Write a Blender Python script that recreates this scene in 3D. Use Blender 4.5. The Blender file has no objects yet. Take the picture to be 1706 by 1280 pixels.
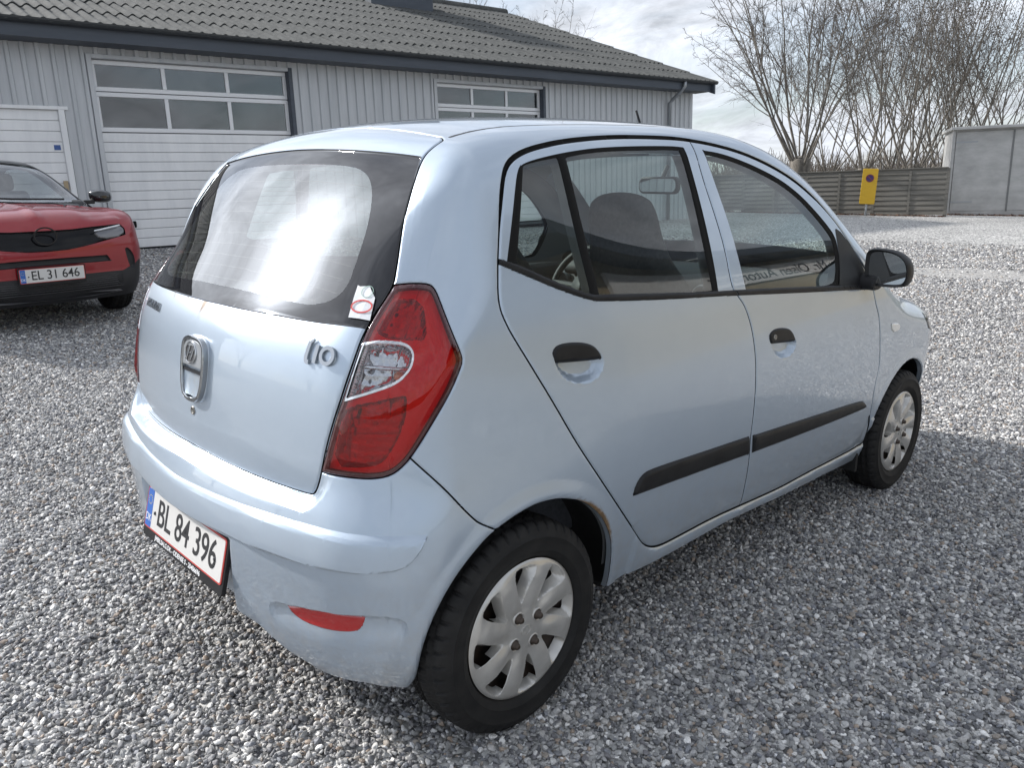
import bpy, bmesh, math, random
import numpy as np
from mathutils import Matrix, Vector, Euler
random.seed(7); np.random.seed(7)
SC=bpy.context.scene
COL=SC.collection
# ---------------------------------------------------------------- camera
IMW,IMH=1706,1280
FPX=1321.0355
CAMC=np.array([-1.2585132,-2.0226417,1.3597537])          # in the hatchback's own frame (x ahead, y left, z up, origin under rear axle)
YAW,PITCH,ROLL=0.80199487,0.24867086,0.00367243
def cam_rot(yaw,pitch,roll):
    f=np.array([np.cos(yaw)*np.cos(pitch),np.sin(yaw)*np.cos(pitch),-np.sin(pitch)])
    r=np.array([np.sin(yaw),-np.cos(yaw),0]); u=np.cross(r,f); c,s=np.cos(roll),np.sin(roll)
    return np.array([c*r+s*u,-s*r+c*u,f])
CM=cam_rot(YAW,PITCH,ROLL)
# true vertical seen from the car's frame: the gravel lot slopes by about two degrees
_up=np.array([-0.02212824,0.02853174,1.0]); _up/=np.linalg.norm(_up)
_gx=np.array([1.,0,0]); _gx-=_up*(_gx@_up); _gx/=np.linalg.norm(_gx); _gy=np.cross(_up,_gx)
G=np.array([_gx,_gy,_up])                                  # car frame -> level world
G4=Matrix([[*G[0],0],[*G[1],0],[*G[2],0],[0,0,0,1]])
def ray(px):
    px=np.atleast_2d(np.asarray(px,float))
    d=np.c_[(px[:,0]-IMW/2)/FPX,-(px[:,1]-IMH/2)/FPX,np.ones(len(px))]@CM
    return d/np.linalg.norm(d,axis=1)[:,None]
def project_px(P):
    q=(np.atleast_2d(P)-CAMC)@CM.T
    return np.c_[IMW/2+FPX*q[:,0]/q[:,2],IMH/2-FPX*q[:,1]/q[:,2]]
cam=bpy.data.cameras.new('camera'); camo=bpy.data.objects.new('camera',cam); COL.objects.link(camo)
cam.sensor_fit='HORIZONTAL'; cam.sensor_width=36.0; cam.lens=36.0*FPX/IMW; cam.clip_start=.05; cam.clip_end=2000
_R=(G@np.array([CM[0],CM[1],-CM[2]]).T); _c=G@CAMC
camo.matrix_world=Matrix([[*_R[0],_c[0]],[*_R[1],_c[1]],[*_R[2],_c[2]],[0,0,0,1]])
SC.camera=camo
SC.render.resolution_x=1024; SC.render.resolution_y=769
SC.render.engine='CYCLES'
# ---------------------------------------------------------------- light
SUN_DIR=np.array([-0.355,0.773,0.527]); SUN_DIR/=np.linalg.norm(SUN_DIR)      # towards the sun, level world
SUN_EL=math.asin(SUN_DIR[2]); SUN_AZ=math.atan2(SUN_DIR[0],SUN_DIR[1])      # sky rotation: clockwise from +Y
SC.view_settings.view_transform='Standard'; SC.view_settings.look='None'; SC.view_settings.gamma=1; SC.view_settings.exposure=0.50
SC.view_settings.use_curve_mapping=False
sun=bpy.data.lights.new('sun','SUN'); suno=bpy.data.objects.new('sun',sun); COL.objects.link(suno)
sun.energy=3.6; sun.angle=math.radians(3.0); sun.color=(1.0,.955,.90)
suno.rotation_euler=Vector(SUN_DIR).to_track_quat('Z','Y').to_euler(); suno.location=(-20,40,30)
wd=bpy.data.worlds.new('World'); SC.world=wd; wd.use_nodes=True
def build_world():
    nt=wd.node_tree; nt.nodes.clear(); N=nt.nodes.new; L=nt.links.new
    out=N('ShaderNodeOutputWorld'); bg=N('ShaderNodeBackground'); bg.inputs['Strength'].default_value=0.105
    sky=N('ShaderNodeTexSky'); sky.sky_type='NISHITA'; sky.sun_disc=False; sky.sun_elevation=SUN_EL; sky.sun_rotation=SUN_AZ
    sky.air_density=1.0; sky.dust_density=0.7; sky.ozone_density=1.2; sky.altitude=10
    # thin broken cloud: noise on a flat layer overhead, the same all round
    tc=N('ShaderNodeTexCoord'); sep=N('ShaderNodeSeparateXYZ'); L(tc.outputs['Generated'],sep.inputs[0])
    mx=N('ShaderNodeMath'); mx.operation='MAXIMUM'; mx.inputs[1].default_value=0.0; L(sep.outputs['Z'],mx.inputs[0])
    ad=N('ShaderNodeMath'); ad.operation='ADD'; ad.inputs[1].default_value=0.34; L(mx.outputs[0],ad.inputs[0])
    dv=N('ShaderNodeVectorMath'); dv.operation='DIVIDE'; L(tc.outputs['Generated'],dv.inputs[0])
    cb=N('ShaderNodeCombineXYZ'); L(ad.outputs[0],cb.inputs[0]); L(ad.outputs[0],cb.inputs[1]); cb.inputs[2].default_value=1e6; L(cb.outputs[0],dv.inputs[1])
    def noise(scale,det,rough,dist,off):
        mp=N('ShaderNodeMapping'); L(dv.outputs[0],mp.inputs[0]); mp.inputs['Location'].default_value=off; mp.inputs['Scale'].default_value=(scale,scale*.62,1); mp.inputs['Rotation'].default_value=(0,0,.6)
        n=N('ShaderNodeTexNoise'); n.inputs['Scale'].default_value=1; n.inputs['Detail'].default_value=det; n.inputs['Roughness'].default_value=rough; n.inputs['Distortion'].default_value=dist
        L(mp.outputs[0],n.inputs['Vector']); return n
    n1=noise(2.6,10,.60,.5,(3.1,1.7,0)); 
    rp=N('ShaderNodeValToRGB'); rp.color_ramp.elements[0].position=.38; rp.color_ramp.elements[1].position=.62
    rp.color_ramp.elements[0].color=(0.50,0.50,0.50,1); rp.color_ramp.elements[1].color=(1,1,1,1); L(n1.outputs['Fac'],rp.inputs[0])
    # cloud light: brighter towards the sun, as thin cloud scatters forward
    dt=N('ShaderNodeVectorMath'); dt.operation='DOT_PRODUCT'; L(tc.outputs['Generated'],dt.inputs[0]); dt.inputs[1].default_value=tuple(SUN_DIR)
    m0=N('ShaderNodeMath'); m0.operation='MAXIMUM'; m0.inputs[1].default_value=0; L(dt.outputs['Value'],m0.inputs[0])
    pw=N('ShaderNodeMath'); pw.operation='POWER'; pw.inputs[1].default_value=6; L(m0.outputs[0],pw.inputs[0])
    pw2=N('ShaderNodeMath'); pw2.operation='POWER'; pw2.inputs[1].default_value=230; L(m0.outputs[0],pw2.inputs[0])
    ml0=N('ShaderNodeMath'); ml0.operation='MULTIPLY_ADD'; ml0.inputs[1].default_value=80.0; ml0.inputs[2].default_value=6.6; L(pw2.outputs[0],ml0.inputs[0])
    ml=N('ShaderNodeMath'); ml.operation='MULTIPLY_ADD'; ml.inputs[1].default_value=13.0; L(pw.outputs[0],ml.inputs[0]); L(ml0.outputs[0],ml.inputs[2])
    n2=noise(5.2,9,.66,.6,(7.3,2.2,0)); mr=N('ShaderNodeMapRange'); mr.inputs[1].default_value=.32; mr.inputs[2].default_value=.68; mr.inputs[3].default_value=.64; mr.inputs[4].default_value=1.28; L(n2.outputs['Fac'],mr.inputs[0])
    mm=N('ShaderNodeMath'); mm.operation='MULTIPLY'; L(ml.outputs[0],mm.inputs[0]); L(mr.outputs[0],mm.inputs[1])
    cl=N('ShaderNodeVectorMath'); cl.operation='SCALE'; cl.inputs[0].default_value=(0.92,0.97,1.06); L(mm.outputs[0],cl.inputs['Scale'])
    mix=N('ShaderNodeMix'); mix.data_type='RGBA'; L(rp.outputs['Color'],mix.inputs['Factor']); L(sky.outputs[0],mix.inputs['A']); L(cl.outputs[0],mix.inputs['B'])
    L(mix.outputs['Result'],bg.inputs['Color']); L(bg.outputs[0],out.inputs[0])
build_world()
# ---------------------------------------------------------------- materials
MATS={}
def mat(name,base=(.5,.5,.5),rough=.5,metal=0.0,coat=0.0,coat_rough=.03,spec=.5,alpha=None,sheen=0,emit=None):
    if name in MATS: return MATS[name]
    m=bpy.data.materials.new(name); m.use_nodes=True; b=m.node_tree.nodes['Principled BSDF']
    b.inputs['Base Color'].default_value=(*base,1); b.inputs['Roughness'].default_value=rough; b.inputs['Metallic'].default_value=metal
    b.inputs['Coat Weight'].default_value=coat; b.inputs['Coat Roughness'].default_value=coat_rough; b.inputs['Specular IOR Level'].default_value=spec
    MATS[name]=m; return m
def nodes(m): return m.node_tree, m.node_tree.nodes, m.node_tree.links, m.node_tree.nodes['Principled BSDF']
def noise_color(m,c1,c2,scale=5,detail=6,rough=.6,lo=.35,hi=.65,coord='Object',stretch=(1,1,1),bump=0,bscale=None,dist=.01):
    nt,N,L,b=nodes(m)
    tc=N.new('ShaderNodeTexCoord'); mp=N.new('ShaderNodeMapping'); mp.inputs['Scale'].default_value=stretch; L.new(tc.outputs[coord],mp.inputs[0])
    n=N.new('ShaderNodeTexNoise'); n.inputs['Scale'].default_value=scale; n.inputs['Detail'].default_value=detail; n.inputs['Roughness'].default_value=rough; L.new(mp.outputs[0],n.inputs['Vector'])
    r=N.new('ShaderNodeValToRGB'); r.color_ramp.elements[0].position=lo; r.color_ramp.elements[1].position=hi
    r.color_ramp.elements[0].color=(*c1,1); r.color_ramp.elements[1].color=(*c2,1); L.new(n.outputs['Fac'],r.inputs[0]); L.new(r.outputs[0],b.inputs['Base Color'])
    if bump:
        n2=N.new('ShaderNodeTexNoise'); n2.inputs['Scale'].default_value=bscale or scale*4; n2.inputs['Detail'].default_value=5; L.new(mp.outputs[0],n2.inputs['Vector'])
        bp=N.new('ShaderNodeBump'); bp.inputs['Strength'].default_value=bump; bp.inputs['Distance'].default_value=dist; L.new(n2.outputs['Fac'],bp.inputs['Height']); L.new(bp.outputs[0],b.inputs['Normal'])
    return m
def pane_fresnel(nt,ior,boost):
    """Fresnel for a thin pane, the same from both faces"""
    N=nt.nodes.new; L=nt.links.new; r0=((ior-1)/(ior+1))**2
    ge=N('ShaderNodeNewGeometry'); dt=N('ShaderNodeVectorMath'); dt.operation='DOT_PRODUCT'; L(ge.outputs['Normal'],dt.inputs[0]); L(ge.outputs['Incoming'],dt.inputs[1])
    ab=N('ShaderNodeMath'); ab.operation='ABSOLUTE'; L(dt.outputs['Value'],ab.inputs[0]); su=N('ShaderNodeMath'); su.operation='SUBTRACT'; su.inputs[0].default_value=1; su.use_clamp=True; L(ab.outputs[0],su.inputs[1])
    pw=N('ShaderNodeMath'); pw.operation='POWER'; pw.inputs[1].default_value=5; L(su.outputs[0],pw.inputs[0])
    ma=N('ShaderNodeMath'); ma.operation='MULTIPLY_ADD'; ma.inputs[1].default_value=(1-r0)*min(boost,1.3); ma.inputs[2].default_value=r0*boost; ma.use_clamp=True; L(pw.outputs[0],ma.inputs[0]); return ma.outputs[0]
def glass_mat(name,tint=(.8,.88,.85),rough=0.0,ior=1.5,boost=1.0,dirt=0.0):
    """thin pane: sees straight through, mirror reflection by Fresnel, a film of dust"""
    m=bpy.data.materials.new(name); m.use_nodes=True; nt=m.node_tree; nt.nodes.clear(); N=nt.nodes.new; L=nt.links.new
    o=N('ShaderNodeOutputMaterial'); t=N('ShaderNodeBsdfTransparent'); t.inputs[0].default_value=(*tint,1)
    g=N('ShaderNodeBsdfGlossy'); g.inputs['Roughness'].default_value=rough; g.inputs['Color'].default_value=(1,1,1,1)
    mx=N('ShaderNodeMixShader'); L(pane_fresnel(nt,ior,boost),mx.inputs[0]); L(t.outputs[0],mx.inputs[1]); L(g.outputs[0],mx.inputs[2])
    last=mx
    if dirt:
        d=N('ShaderNodeBsdfDiffuse'); d.inputs[0].default_value=(.55,.55,.53,1)
        tc=N('ShaderNodeTexCoord'); n=N('ShaderNodeTexNoise'); n.inputs['Scale'].default_value=7; n.inputs['Detail'].default_value=8; L(tc.outputs['Object'],n.inputs['Vector'])
        m2=N('ShaderNodeMath'); m2.operation='MULTIPLY'; m2.inputs[1].default_value=dirt; L(n.outputs['Fac'],m2.inputs[0])
        mx2=N('ShaderNodeMixShader'); L(m2.outputs[0],mx2.inputs[0]); L(mx.outputs[0],mx2.inputs[1]); L(d.outputs[0],mx2.inputs[2]); last=mx2
    L(last.outputs[0],o.inputs[0]); MATS[name]=m; return m
# ---------------------------------------------------------------- object helpers
def tag(o,label=None,cat=None,group=None,kind=None):
    for k,v in (('label',label),('category',cat),('group',group),('kind',kind)):
        if v: o[k]=v
    return o
def empty(name,parent=None,mw=None):
    o=bpy.data.objects.new(name,None); o.empty_display_size=.1; COL.objects.link(o)
    if parent: o.parent=parent
    if mw is not None: o.matrix_world=mw
    return o
def mesh_obj(name,V,Fs,material,parent=None,smooth=True,normals=None,mats=None,midx=None):
    me=bpy.data.meshes.new(name); me.from_pydata([tuple(map(float,v)) for v in V],[],[tuple(map(int,f)) for f in Fs]) if not isinstance(Fs,np.ndarray) else fast_mesh(me,V,Fs)
    for m in (mats or [material]): me.materials.append(m)
    if midx is not None: me.polygons.foreach_set('material_index',np.asarray(midx,np.int32))
    me.polygons.foreach_set('use_smooth',np.full(len(me.polygons),bool(smooth)))
    me.update()
    if normals is not None and smooth: me.normals_split_custom_set_from_vertices([tuple(n) for n in normals])
    o=bpy.data.objects.new(name,me); COL.objects.link(o)
    if parent: o.parent=parent
    return o
def fast_mesh(me,V,T):
    V=np.asarray(V,np.float32); T=np.asarray(T,np.int32); k=T.shape[1]
    me.vertices.add(len(V)); me.vertices.foreach_set('co',V.ravel())
    me.loops.add(T.size); me.loops.foreach_set('vertex_index',T.ravel())
    me.polygons.add(len(T)); me.polygons.foreach_set('loop_start',np.arange(0,T.size,k,dtype=np.int32)); me.polygons.foreach_set('loop_total',np.full(len(T),k,np.int32))
    me.update(calc_edges=True)
class MB:
    """collects simple solids into one mesh"""
    def __init__(s): s.v=[]; s.f=[]; s.mi=[]; s.cur=0
    def add(s,V,F):
        n=len(s.v); s.v+=[tuple(map(float,v)) for v in V]; s.f+=[tuple(n+i for i in f) for f in F]; s.mi+=[s.cur]*len(F)
    def box(s,a,b,M=None,bev=0):
        (x0,y0,z0),(x1,y1,z1)=a,b
        V=[(x0,y0,z0),(x1,y0,z0),(x1,y1,z0),(x0,y1,z0),(x0,y0,z1),(x1,y0,z1),(x1,y1,z1),(x0,y1,z1)]
        if M is not None: V=[tuple(M@Vector(v)) for v in V]
        s.add(V,[(0,3,2,1),(4,5,6,7),(0,1,5,4),(1,2,6,5),(2,3,7,6),(3,0,4,7)])
    def tube(s,pts,rad,n=8,cap=True):
        pts=[np.array(p,float) for p in pts]; m=len(pts)
        rad=[rad]*m if np.isscalar(rad) else list(rad); rings=[]; ref=None
        for i,p in enumerate(pts):
            t=pts[min(i+1,m-1)]-pts[max(i-1,0)]; t/=np.linalg.norm(t)+1e-12
            if ref is None:
                ref=np.array([0,0,1.]) if abs(t[2])<.9 else np.array([1.,0,0])
            a=np.cross(t,ref); a/=np.linalg.norm(a)+1e-12; b=np.cross(a,t); ref=b
            rings.append([p+rad[i]*(math.cos(2*math.pi*k/n)*a+math.sin(2*math.pi*k/n)*b) for k in range(n)])
        V=[v for r in rings for v in r]; F=[]
        for i in range(m-1):
            for k in range(n): F.append((i*n+k,i*n+(k+1)%n,(i+1)*n+(k+1)%n,(i+1)*n+k))
        if cap: F.append(tuple(range(n))[::-1]); F.append(tuple((m-1)*n+k for k in range(n)))
        s.add(V,F)
    def prism(s,poly,h0,h1,fn):
        """extrude a 2-D outline; fn(u,v,h)->xyz"""
        n=len(poly); V=[fn(u,v,h0) for u,v in poly]+[fn(u,v,h1) for u,v in poly]
        s.add(V,[tuple(range(n))[::-1],tuple(n+i for i in range(n))]+[(i,(i+1)%n,n+(i+1)%n,n+i) for i in range(n)])
    def lathe(s,prof,n=32,fn=lambda r,h,a:(r*math.cos(a),r*math.sin(a),h),closed=False):
        m=len(prof); V=[fn(r,h,2*math.pi*k/n) for k in range(n) for r,h in prof]; F=[]
        for k in range(n):
            for i in range(m-1 if not closed else m):
                j=(i+1)%m; F.append((k*m+i,k*m+j,((k+1)%n)*m+j,((k+1)%n)*m+i))
        s.add(V,F)
    def build(s,name,material,parent=None,smooth=False,mats=None,bevel=0,auto=None):
        o=mesh_obj(name,s.v,s.f,material,parent,smooth,mats=mats,midx=s.mi if mats else None)
        bm=bmesh.new(); bm.from_mesh(o.data); bmesh.ops.recalc_face_normals(bm,faces=bm.faces); bm.to_mesh(o.data); bm.free()
        if bevel:
            md=o.modifiers.new('bevel','BEVEL'); md.width=bevel; md.segments=2; md.limit_method='ANGLE'; md.angle_limit=.6; md.harden_normals=False
        if auto is not None: o.data.set_sharp_from_angle(angle=math.radians(auto)); 
        return o
def text_obj(name,txt,size,depth,material,parent,M,sx=1.0,align='CENTER',bold=0.0,spacing=1.0):
    cu=bpy.data.curves.new(name,'FONT'); cu.body=txt; cu.size=size; cu.extrude=depth; cu.align_x=align; cu.align_y='CENTER'; cu.offset=bold; cu.space_character=spacing
    to=bpy.data.objects.new(name+'_tmp',cu); COL.objects.link(to)
    dg=bpy.context.evaluated_depsgraph_get(); me=bpy.data.meshes.new_from_object(to.evaluated_get(dg)); bpy.data.objects.remove(to); bpy.data.curves.remove(cu)
    me.name=name; me.materials.clear(); me.materials.append(material)
    o=bpy.data.objects.new(name,me); COL.objects.link(o)
    me.transform(Matrix.Diagonal((sx,1,1,1)))
    if parent: o.parent=parent
    o.matrix_local=M
    return o
def frame(o,x,y,z=None):
    """4x4 from origin and x / y axes"""
    x=Vector(x).normalized(); y=Vector(y); y=(y-x*y.dot(x)).normalized(); z=x.cross(y)
    return Matrix(((x[0],y[0],z[0],o[0]),(x[1],y[1],z[1],o[1]),(x[2],y[2],z[2],o[2]),(0,0,0,1)))
class Spl:
    """natural-ish monotone cubic (PCHIP) with linear extrapolation, or C2 natural cubic"""
    def __init__(s,pts,c2=True):
        a=np.array(pts,float); s.x=a[:,0]; s.y=a[:,1]; n=len(s.x); h=np.diff(s.x)
        if c2:
            A=np.zeros((n,n)); b=np.zeros(n); A[0,0]=A[-1,-1]=1
            for i in range(1,n-1):
                A[i,i-1]=h[i-1];A[i,i]=2*(h[i-1]+h[i]);A[i,i+1]=h[i]
                b[i]=6*((s.y[i+1]-s.y[i])/h[i]-(s.y[i]-s.y[i-1])/h[i-1])
            m=np.linalg.solve(A,b)
            s.d=np.zeros(n)
            for i in range(n-1): s.d[i]=(s.y[i+1]-s.y[i])/h[i]-h[i]*(2*m[i]+m[i+1])/6
            i=n-2; s.d[-1]=(s.y[-1]-s.y[-2])/h[i]+h[i]*(2*m[-1]+m[-2])/6
        else:
            dl=np.diff(s.y)/h; s.d=np.zeros(n)
            s.d[1:-1]=np.where(dl[:-1]*dl[1:]>0,2*dl[:-1]*dl[1:]/(dl[:-1]+dl[1:]+1e-12),0)
            s.d[0]=dl[0];s.d[-1]=dl[-1]
    def __call__(s,x):
        x=np.asarray(x,float); xc=np.clip(x,s.x[0],s.x[-1])
        i=np.clip(np.searchsorted(s.x,xc)-1,0,len(s.x)-2); h=s.x[i+1]-s.x[i]; t=(xc-s.x[i])/h
        v=(2*t**3-3*t**2+1)*s.y[i]+(t**3-2*t**2+t)*h*s.d[i]+(-2*t**3+3*t**2)*s.y[i+1]+(t**3-t**2)*h*s.d[i+1]
        return v+np.where(x<s.x[0],(x-s.x[0])*s.d[0],0)+np.where(x>s.x[-1],(x-s.x[-1])*s.d[-1],0)
def sst(a,b,x):
    t=np.clip((x-a)/(b-a),0,1); return t*t*t*(t*(6*t-15)+10)
def smax(a,b,r):
    A=a+r;B=b+r
    both=(A>0)&(B>0)
    # superelliptic fillet exponent 2.3 for softer curvature onset
    p=2.25
    s=np.where(both,(np.maximum(A,1e-9)**p+np.maximum(B,1e-9)**p)**(1/p)-r,np.maximum(a,b))
    return s
class Body:
    def __init__(s):
        # half width against height
        s.w0=Spl([(.15,.700),(.24,.738),(.33,.762),(.45,.783),(.58,.793),(.70,.797),(.82,.796),(.92,.789),(1.00,.777),(1.08,.755),(1.16,.729),(1.30,.680),(1.45,.626),(1.60,.570)])
        s.kr=Spl([(.2,.03),(.45,.02),(.6,.022),(.75,.062),(.9,.074),(1.05,.066),(1.15,.055),(1.3,.018),(1.45,-.005),(1.6,-.01)])
        s.kf=Spl([(.2,.07),(.6,.035),(.8,.035),(.95,.06),(1.2,.085),(1.5,.05)])
        s.rc=Spl([(-.2,1.425),(-.1,1.468),(0,1.502),(.2,1.537),(.5,1.560),(.85,1.572),(1.1,1.570),(1.3,1.549),(1.45,1.516),(1.6,1.457),(1.8,1.338),(2.0,1.20),(2.15,1.095),(2.28,1.03),(2.45,.988),(2.65,.94),(2.8,.885),(2.95,.81),(3.1,.69)])
        s.crown=Spl([(-.2,.13),(.3,.17),(1.2,.18),(1.6,.22),(2.0,.25),(2.4,.25),(3.0,.3)])
        s.bc=Spl([(.15,-.43),(.24,-.50),(.33,-.530),(.45,-.541),(.54,-.542),(.60,-.530),(.66,-.508),(.72,-.480),(.78,-.470),(.88,-.459),(.96,-.444),(1.02,-.422),(1.072,-.390),(1.15,-.332),(1.25,-.262),(1.35,-.190),(1.42,-.138),(1.48,-.094),(1.6,0)])
        s.cb=Spl([(.2,.25),(.5,.24),(.7,.2),(1.07,.2),(1.3,.17),(1.5,.14)])
        s.fc=Spl([(.15,2.84),(.3,2.97),(.5,3.02),(.65,3.025),(.78,2.985),(.9,2.88),(1.0,2.75)])
    def W(s,x,z):
        tr=np.clip((1.0-x)/1.35,0,2); tf=np.clip((x-1.5)/1.3,0,2)
        return s.w0(z)-s.kr(z)*tr**2.4-s.kf(z)*tf**2.6
    def Rf(s,x,Y): return s.rc(x)-s.crown(x)*Y**2
    def B(s,Y,z): return s.bc(z)+s.cb(z)*Y**2
    def Fx(s,Y,z): return s.fc(z)-.42*Y**2
    def F(s,P):
        x,Y,z=P[:,0],P[:,1],P[:,2]
        fs=(Y-s.W(x,z))*.93
        h=1e-3; sl=(s.rc(x+h)-s.rc(x-h))/(2*h)
        fr=(z-s.Rf(x,Y))/np.sqrt(1+sl**2)
        sb=(s.bc(z+h)-s.bc(z-h))/(2*h)
        fb=(s.B(Y,z)-x)/np.sqrt(1+sb**2)
        ff=(x-s.Fx(Y,z))*.9
        rsr=.075+0*x
        a=smax(fs,fr,rsr)
        rsb=.17+.0*z
        rb=.045+0*z
        # combine: rear with side (large), rear with roof (small)
        k=sst(1.12,1.50,z)
        a=smax(a,fb,rsb*(1-k)+rb*k)
        return smax(a,ff,.16)
    def grad(s,P,h=1e-4):
        g=np.empty_like(P)
        for i in range(3):
            e=np.zeros(3);e[i]=h; g[:,i]=(s.F(P+e)-s.F(P-e))/(2*h)
        return g
    def project(s,P,n=12,maxstep=.05):
        P=P.copy()
        for _ in range(n):
            f=s.F(P); g=s.grad(P); st=(f/np.maximum((g**2).sum(1),1e-6))[:,None]*g
            l=np.linalg.norm(st,axis=1)[:,None]; st*=np.minimum(1,maxstep/np.maximum(l,1e-12))
            y0=P[:,1]==0
            P=P-st; P[y0,1]=0
        return P
def patches(b,nx,nz,ny,zb=.18):
    """sharp-edged start grids for the half body: side, roof, rear, front"""
    u=np.linspace(0,1,nx+1);v=np.linspace(0,1,nz+1);w=np.linspace(0,1,ny+1)
    # side
    U,V=np.meshgrid(u,v,indexing='ij')
    x=-.4+3.3*U; z=zb+1.2*V
    for _ in range(60):
        Y=b.W(x,z)
        # rear edge at this z : x=B(W(x),z)
        xr=b.B(Y,z)
        for __ in range(3): xr=b.B(b.W(xr,z),z)
        xf=b.Fx(Y,z)
        for __ in range(3): xf=b.Fx(b.W(xf,z),z)
        xn=xr+(xf-xr)*U
        zt=b.Rf(xn,b.W(xn,z*0+1.3))
        for __ in range(6): zt=b.Rf(xn,b.W(xn,zt))
        zn=zb+(zt-zb)*V
        x=.5*x+.5*xn; z=.5*z+.5*zn
    S=np.stack([x,b.W(x,z),z],-1)
    top=S[:,-1]; rear=S[0,:]; front=S[-1,:]
    # roof: from Y=0 to edge
    R=np.empty((nx+1,ny+1,3))
    xc_r=None
    # centre line x range: rear where rc meets bc, front where rc meets fc
    zc=1.45
    for _ in range(60):
        xr=b.bc(zc); zc=.5*zc+.5*b.rc(xr)
    xr0=float(xr); zc=.7
    for _ in range(60):
        xf=b.fc(zc); zc=.5*zc+.5*b.rc(xf)
    xf0=float(xf)
    xcen=xr0+(xf0-xr0)*((top[:,0]-top[0,0])/(top[-1,0]-top[0,0]))
    for j,ww in enumerate(w):
        Y=top[:,1]*ww; k=ww**2
        X=xcen*(1-k)+top[:,0]*k
        R[:,j]=np.stack([X,Y,b.Rf(X,Y)],-1)
    R[:,-1]=top
    B=np.empty((nz+1,ny+1,3)); Fr=np.empty((nz+1,ny+1,3))
    for (G,edge,cen,fn) in ((B,rear,R[0],b.B),(Fr,front,R[-1],b.Fx)):
        # bottom to top: z from zb to zt(Y)
        for j,ww in enumerate(w):
            Y=edge[:,1]*ww
            zt=cen[j,2]; zz=zb+(zt-zb)*v
            Yb=Y+ (cen[j,1]-Y[-1])*v
            G[:,j]=np.stack([fn(Yb,zz),Yb,zz],-1)
        G[:,-1]=edge; G[-1,:]=cen
    return S,R,B,Fr
def refine(b,G):
    sh=G.shape; P=b.project(G.reshape(-1,3)); return P.reshape(sh)
# ---------------------------------------------------------------- cutting a smooth body skin into panels
class TM:
    def __init__(s,V,T,pid): s.V=np.asarray(V,float); s.T=np.asarray(T,np.int64); s.pid=np.asarray(pid)
    def split(s,f,mask=None):
        T=s.T; sg=f>=0; st=sg[T]; c=st.sum(1); cr=(c>0)&(c<3)
        if mask is not None: cr&=mask
        if not cr.any(): return
        Tc=T[cr]; sc=st[cr]; pc=s.pid[cr]
        lone=np.where(sc.sum(1)==1,np.argmax(sc,1),np.argmin(sc,1)); r=np.arange(len(Tc))
        a=Tc[r,lone]; b=Tc[r,(lone+1)%3]; c_=Tc[r,(lone+2)%3]
        E=np.concatenate([np.stack([a,b],1),np.stack([a,c_],1)]); Es=np.sort(E,1)
        U,inv=np.unique(Es,axis=0,return_inverse=True); inv=inv.ravel()
        fa=f[U[:,0]]; fb=f[U[:,1]]; t=np.clip(fa/(fa-fb+1e-300),.02,.98)[:,None]
        nv=s.V[U[:,0]]*(1-t)+s.V[U[:,1]]*t; n0=len(s.V); s.V=np.concatenate([s.V,nv])
        ab=n0+inv[:len(Tc)]; ac=n0+inv[len(Tc):]
        s.T=np.concatenate([T[~cr],np.stack([a,ab,ac],1),np.stack([ab,b,c_],1),np.stack([ab,c_,ac],1)])
        s.pid=np.concatenate([s.pid[~cr],pc,pc,pc])
    def cut_levels(s,fn,levels,pids):
        for l in levels: s.split(fn(s.V)-l,np.isin(s.pid,pids))
def chaikin(P,n=2,closed=True,keep=()):
    P=np.asarray(P,float); K=np.zeros(len(P),bool); K[list(keep)]=True
    for _ in range(n):
        Q=[];KK=[]; m=len(P)
        for i in range(m):
            if K[i] or (not closed and i in (0,m-1)): Q.append(P[i]);KK.append(True); continue
            a=P[(i-1)%m];b=P[(i+1)%m]
            Q+= [P[i]*.75+a*.25,P[i]*.75+b*.25]; KK+=[False,False]
        P=np.array(Q);K=np.array(KK)
    return P
def sdf_poly(P,poly,margin=.09):
    poly=np.asarray(poly,float); out=np.full(len(P),margin)
    lo=poly.min(0)-margin; hi=poly.max(0)+margin
    m=((P>=lo)&(P<=hi)).all(1)
    if not m.any(): return out
    q=P[m]; a=poly; b=np.roll(poly,-1,0); d=np.full(len(q),1e9); ins=np.zeros(len(q),bool)
    for i in range(len(a)):
        e=b[i]-a[i]; w=q-a[i]; t=np.clip((w@e)/max(e@e,1e-18),0,1); dd=((w-t[:,None]*e)**2).sum(1); d=np.minimum(d,dd)
        c1=(q[:,1]>=a[i,1])!=(q[:,1]>=b[i,1])
        xx=a[i,0]+(q[:,1]-a[i,1])*(e[0]/(e[1] if abs(e[1])>1e-12 else 1e-12))
        ins^=c1&(q[:,0]<xx)
    d=np.sqrt(d); out[m]=np.minimum(np.where(ins,-d,d),margin); return out
def grid_tm(Gs):
    """weld patch grids into one triangle mesh; patch id kept"""
    VV=[];TT=[];PP=[];n=0
    for k,g in enumerate(Gs):
        a,b=g.shape[:2]; VV.append(g.reshape(-1,3)); I=np.arange(a*b).reshape(a,b)+n; n+=a*b
        q=np.stack([I[:-1,:-1],I[1:,:-1],I[1:,1:],I[:-1,1:]],-1).reshape(-1,4)
        TT.append(np.concatenate([q[:,[0,1,2]],q[:,[0,2,3]]])); PP.append(np.full(2*len(q),k))
    V=np.concatenate(VV);T=np.concatenate(TT);P=np.concatenate(PP)
    _,idx,inv=np.unique(np.round(V/2e-5).astype(np.int64),axis=0,return_index=True,return_inverse=True); inv=inv.ravel()
    V=V[idx];T=inv[T]; ok=(T[:,0]!=T[:,1])&(T[:,1]!=T[:,2])&(T[:,0]!=T[:,2])
    return TM(V,T[ok],P[ok])
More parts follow.
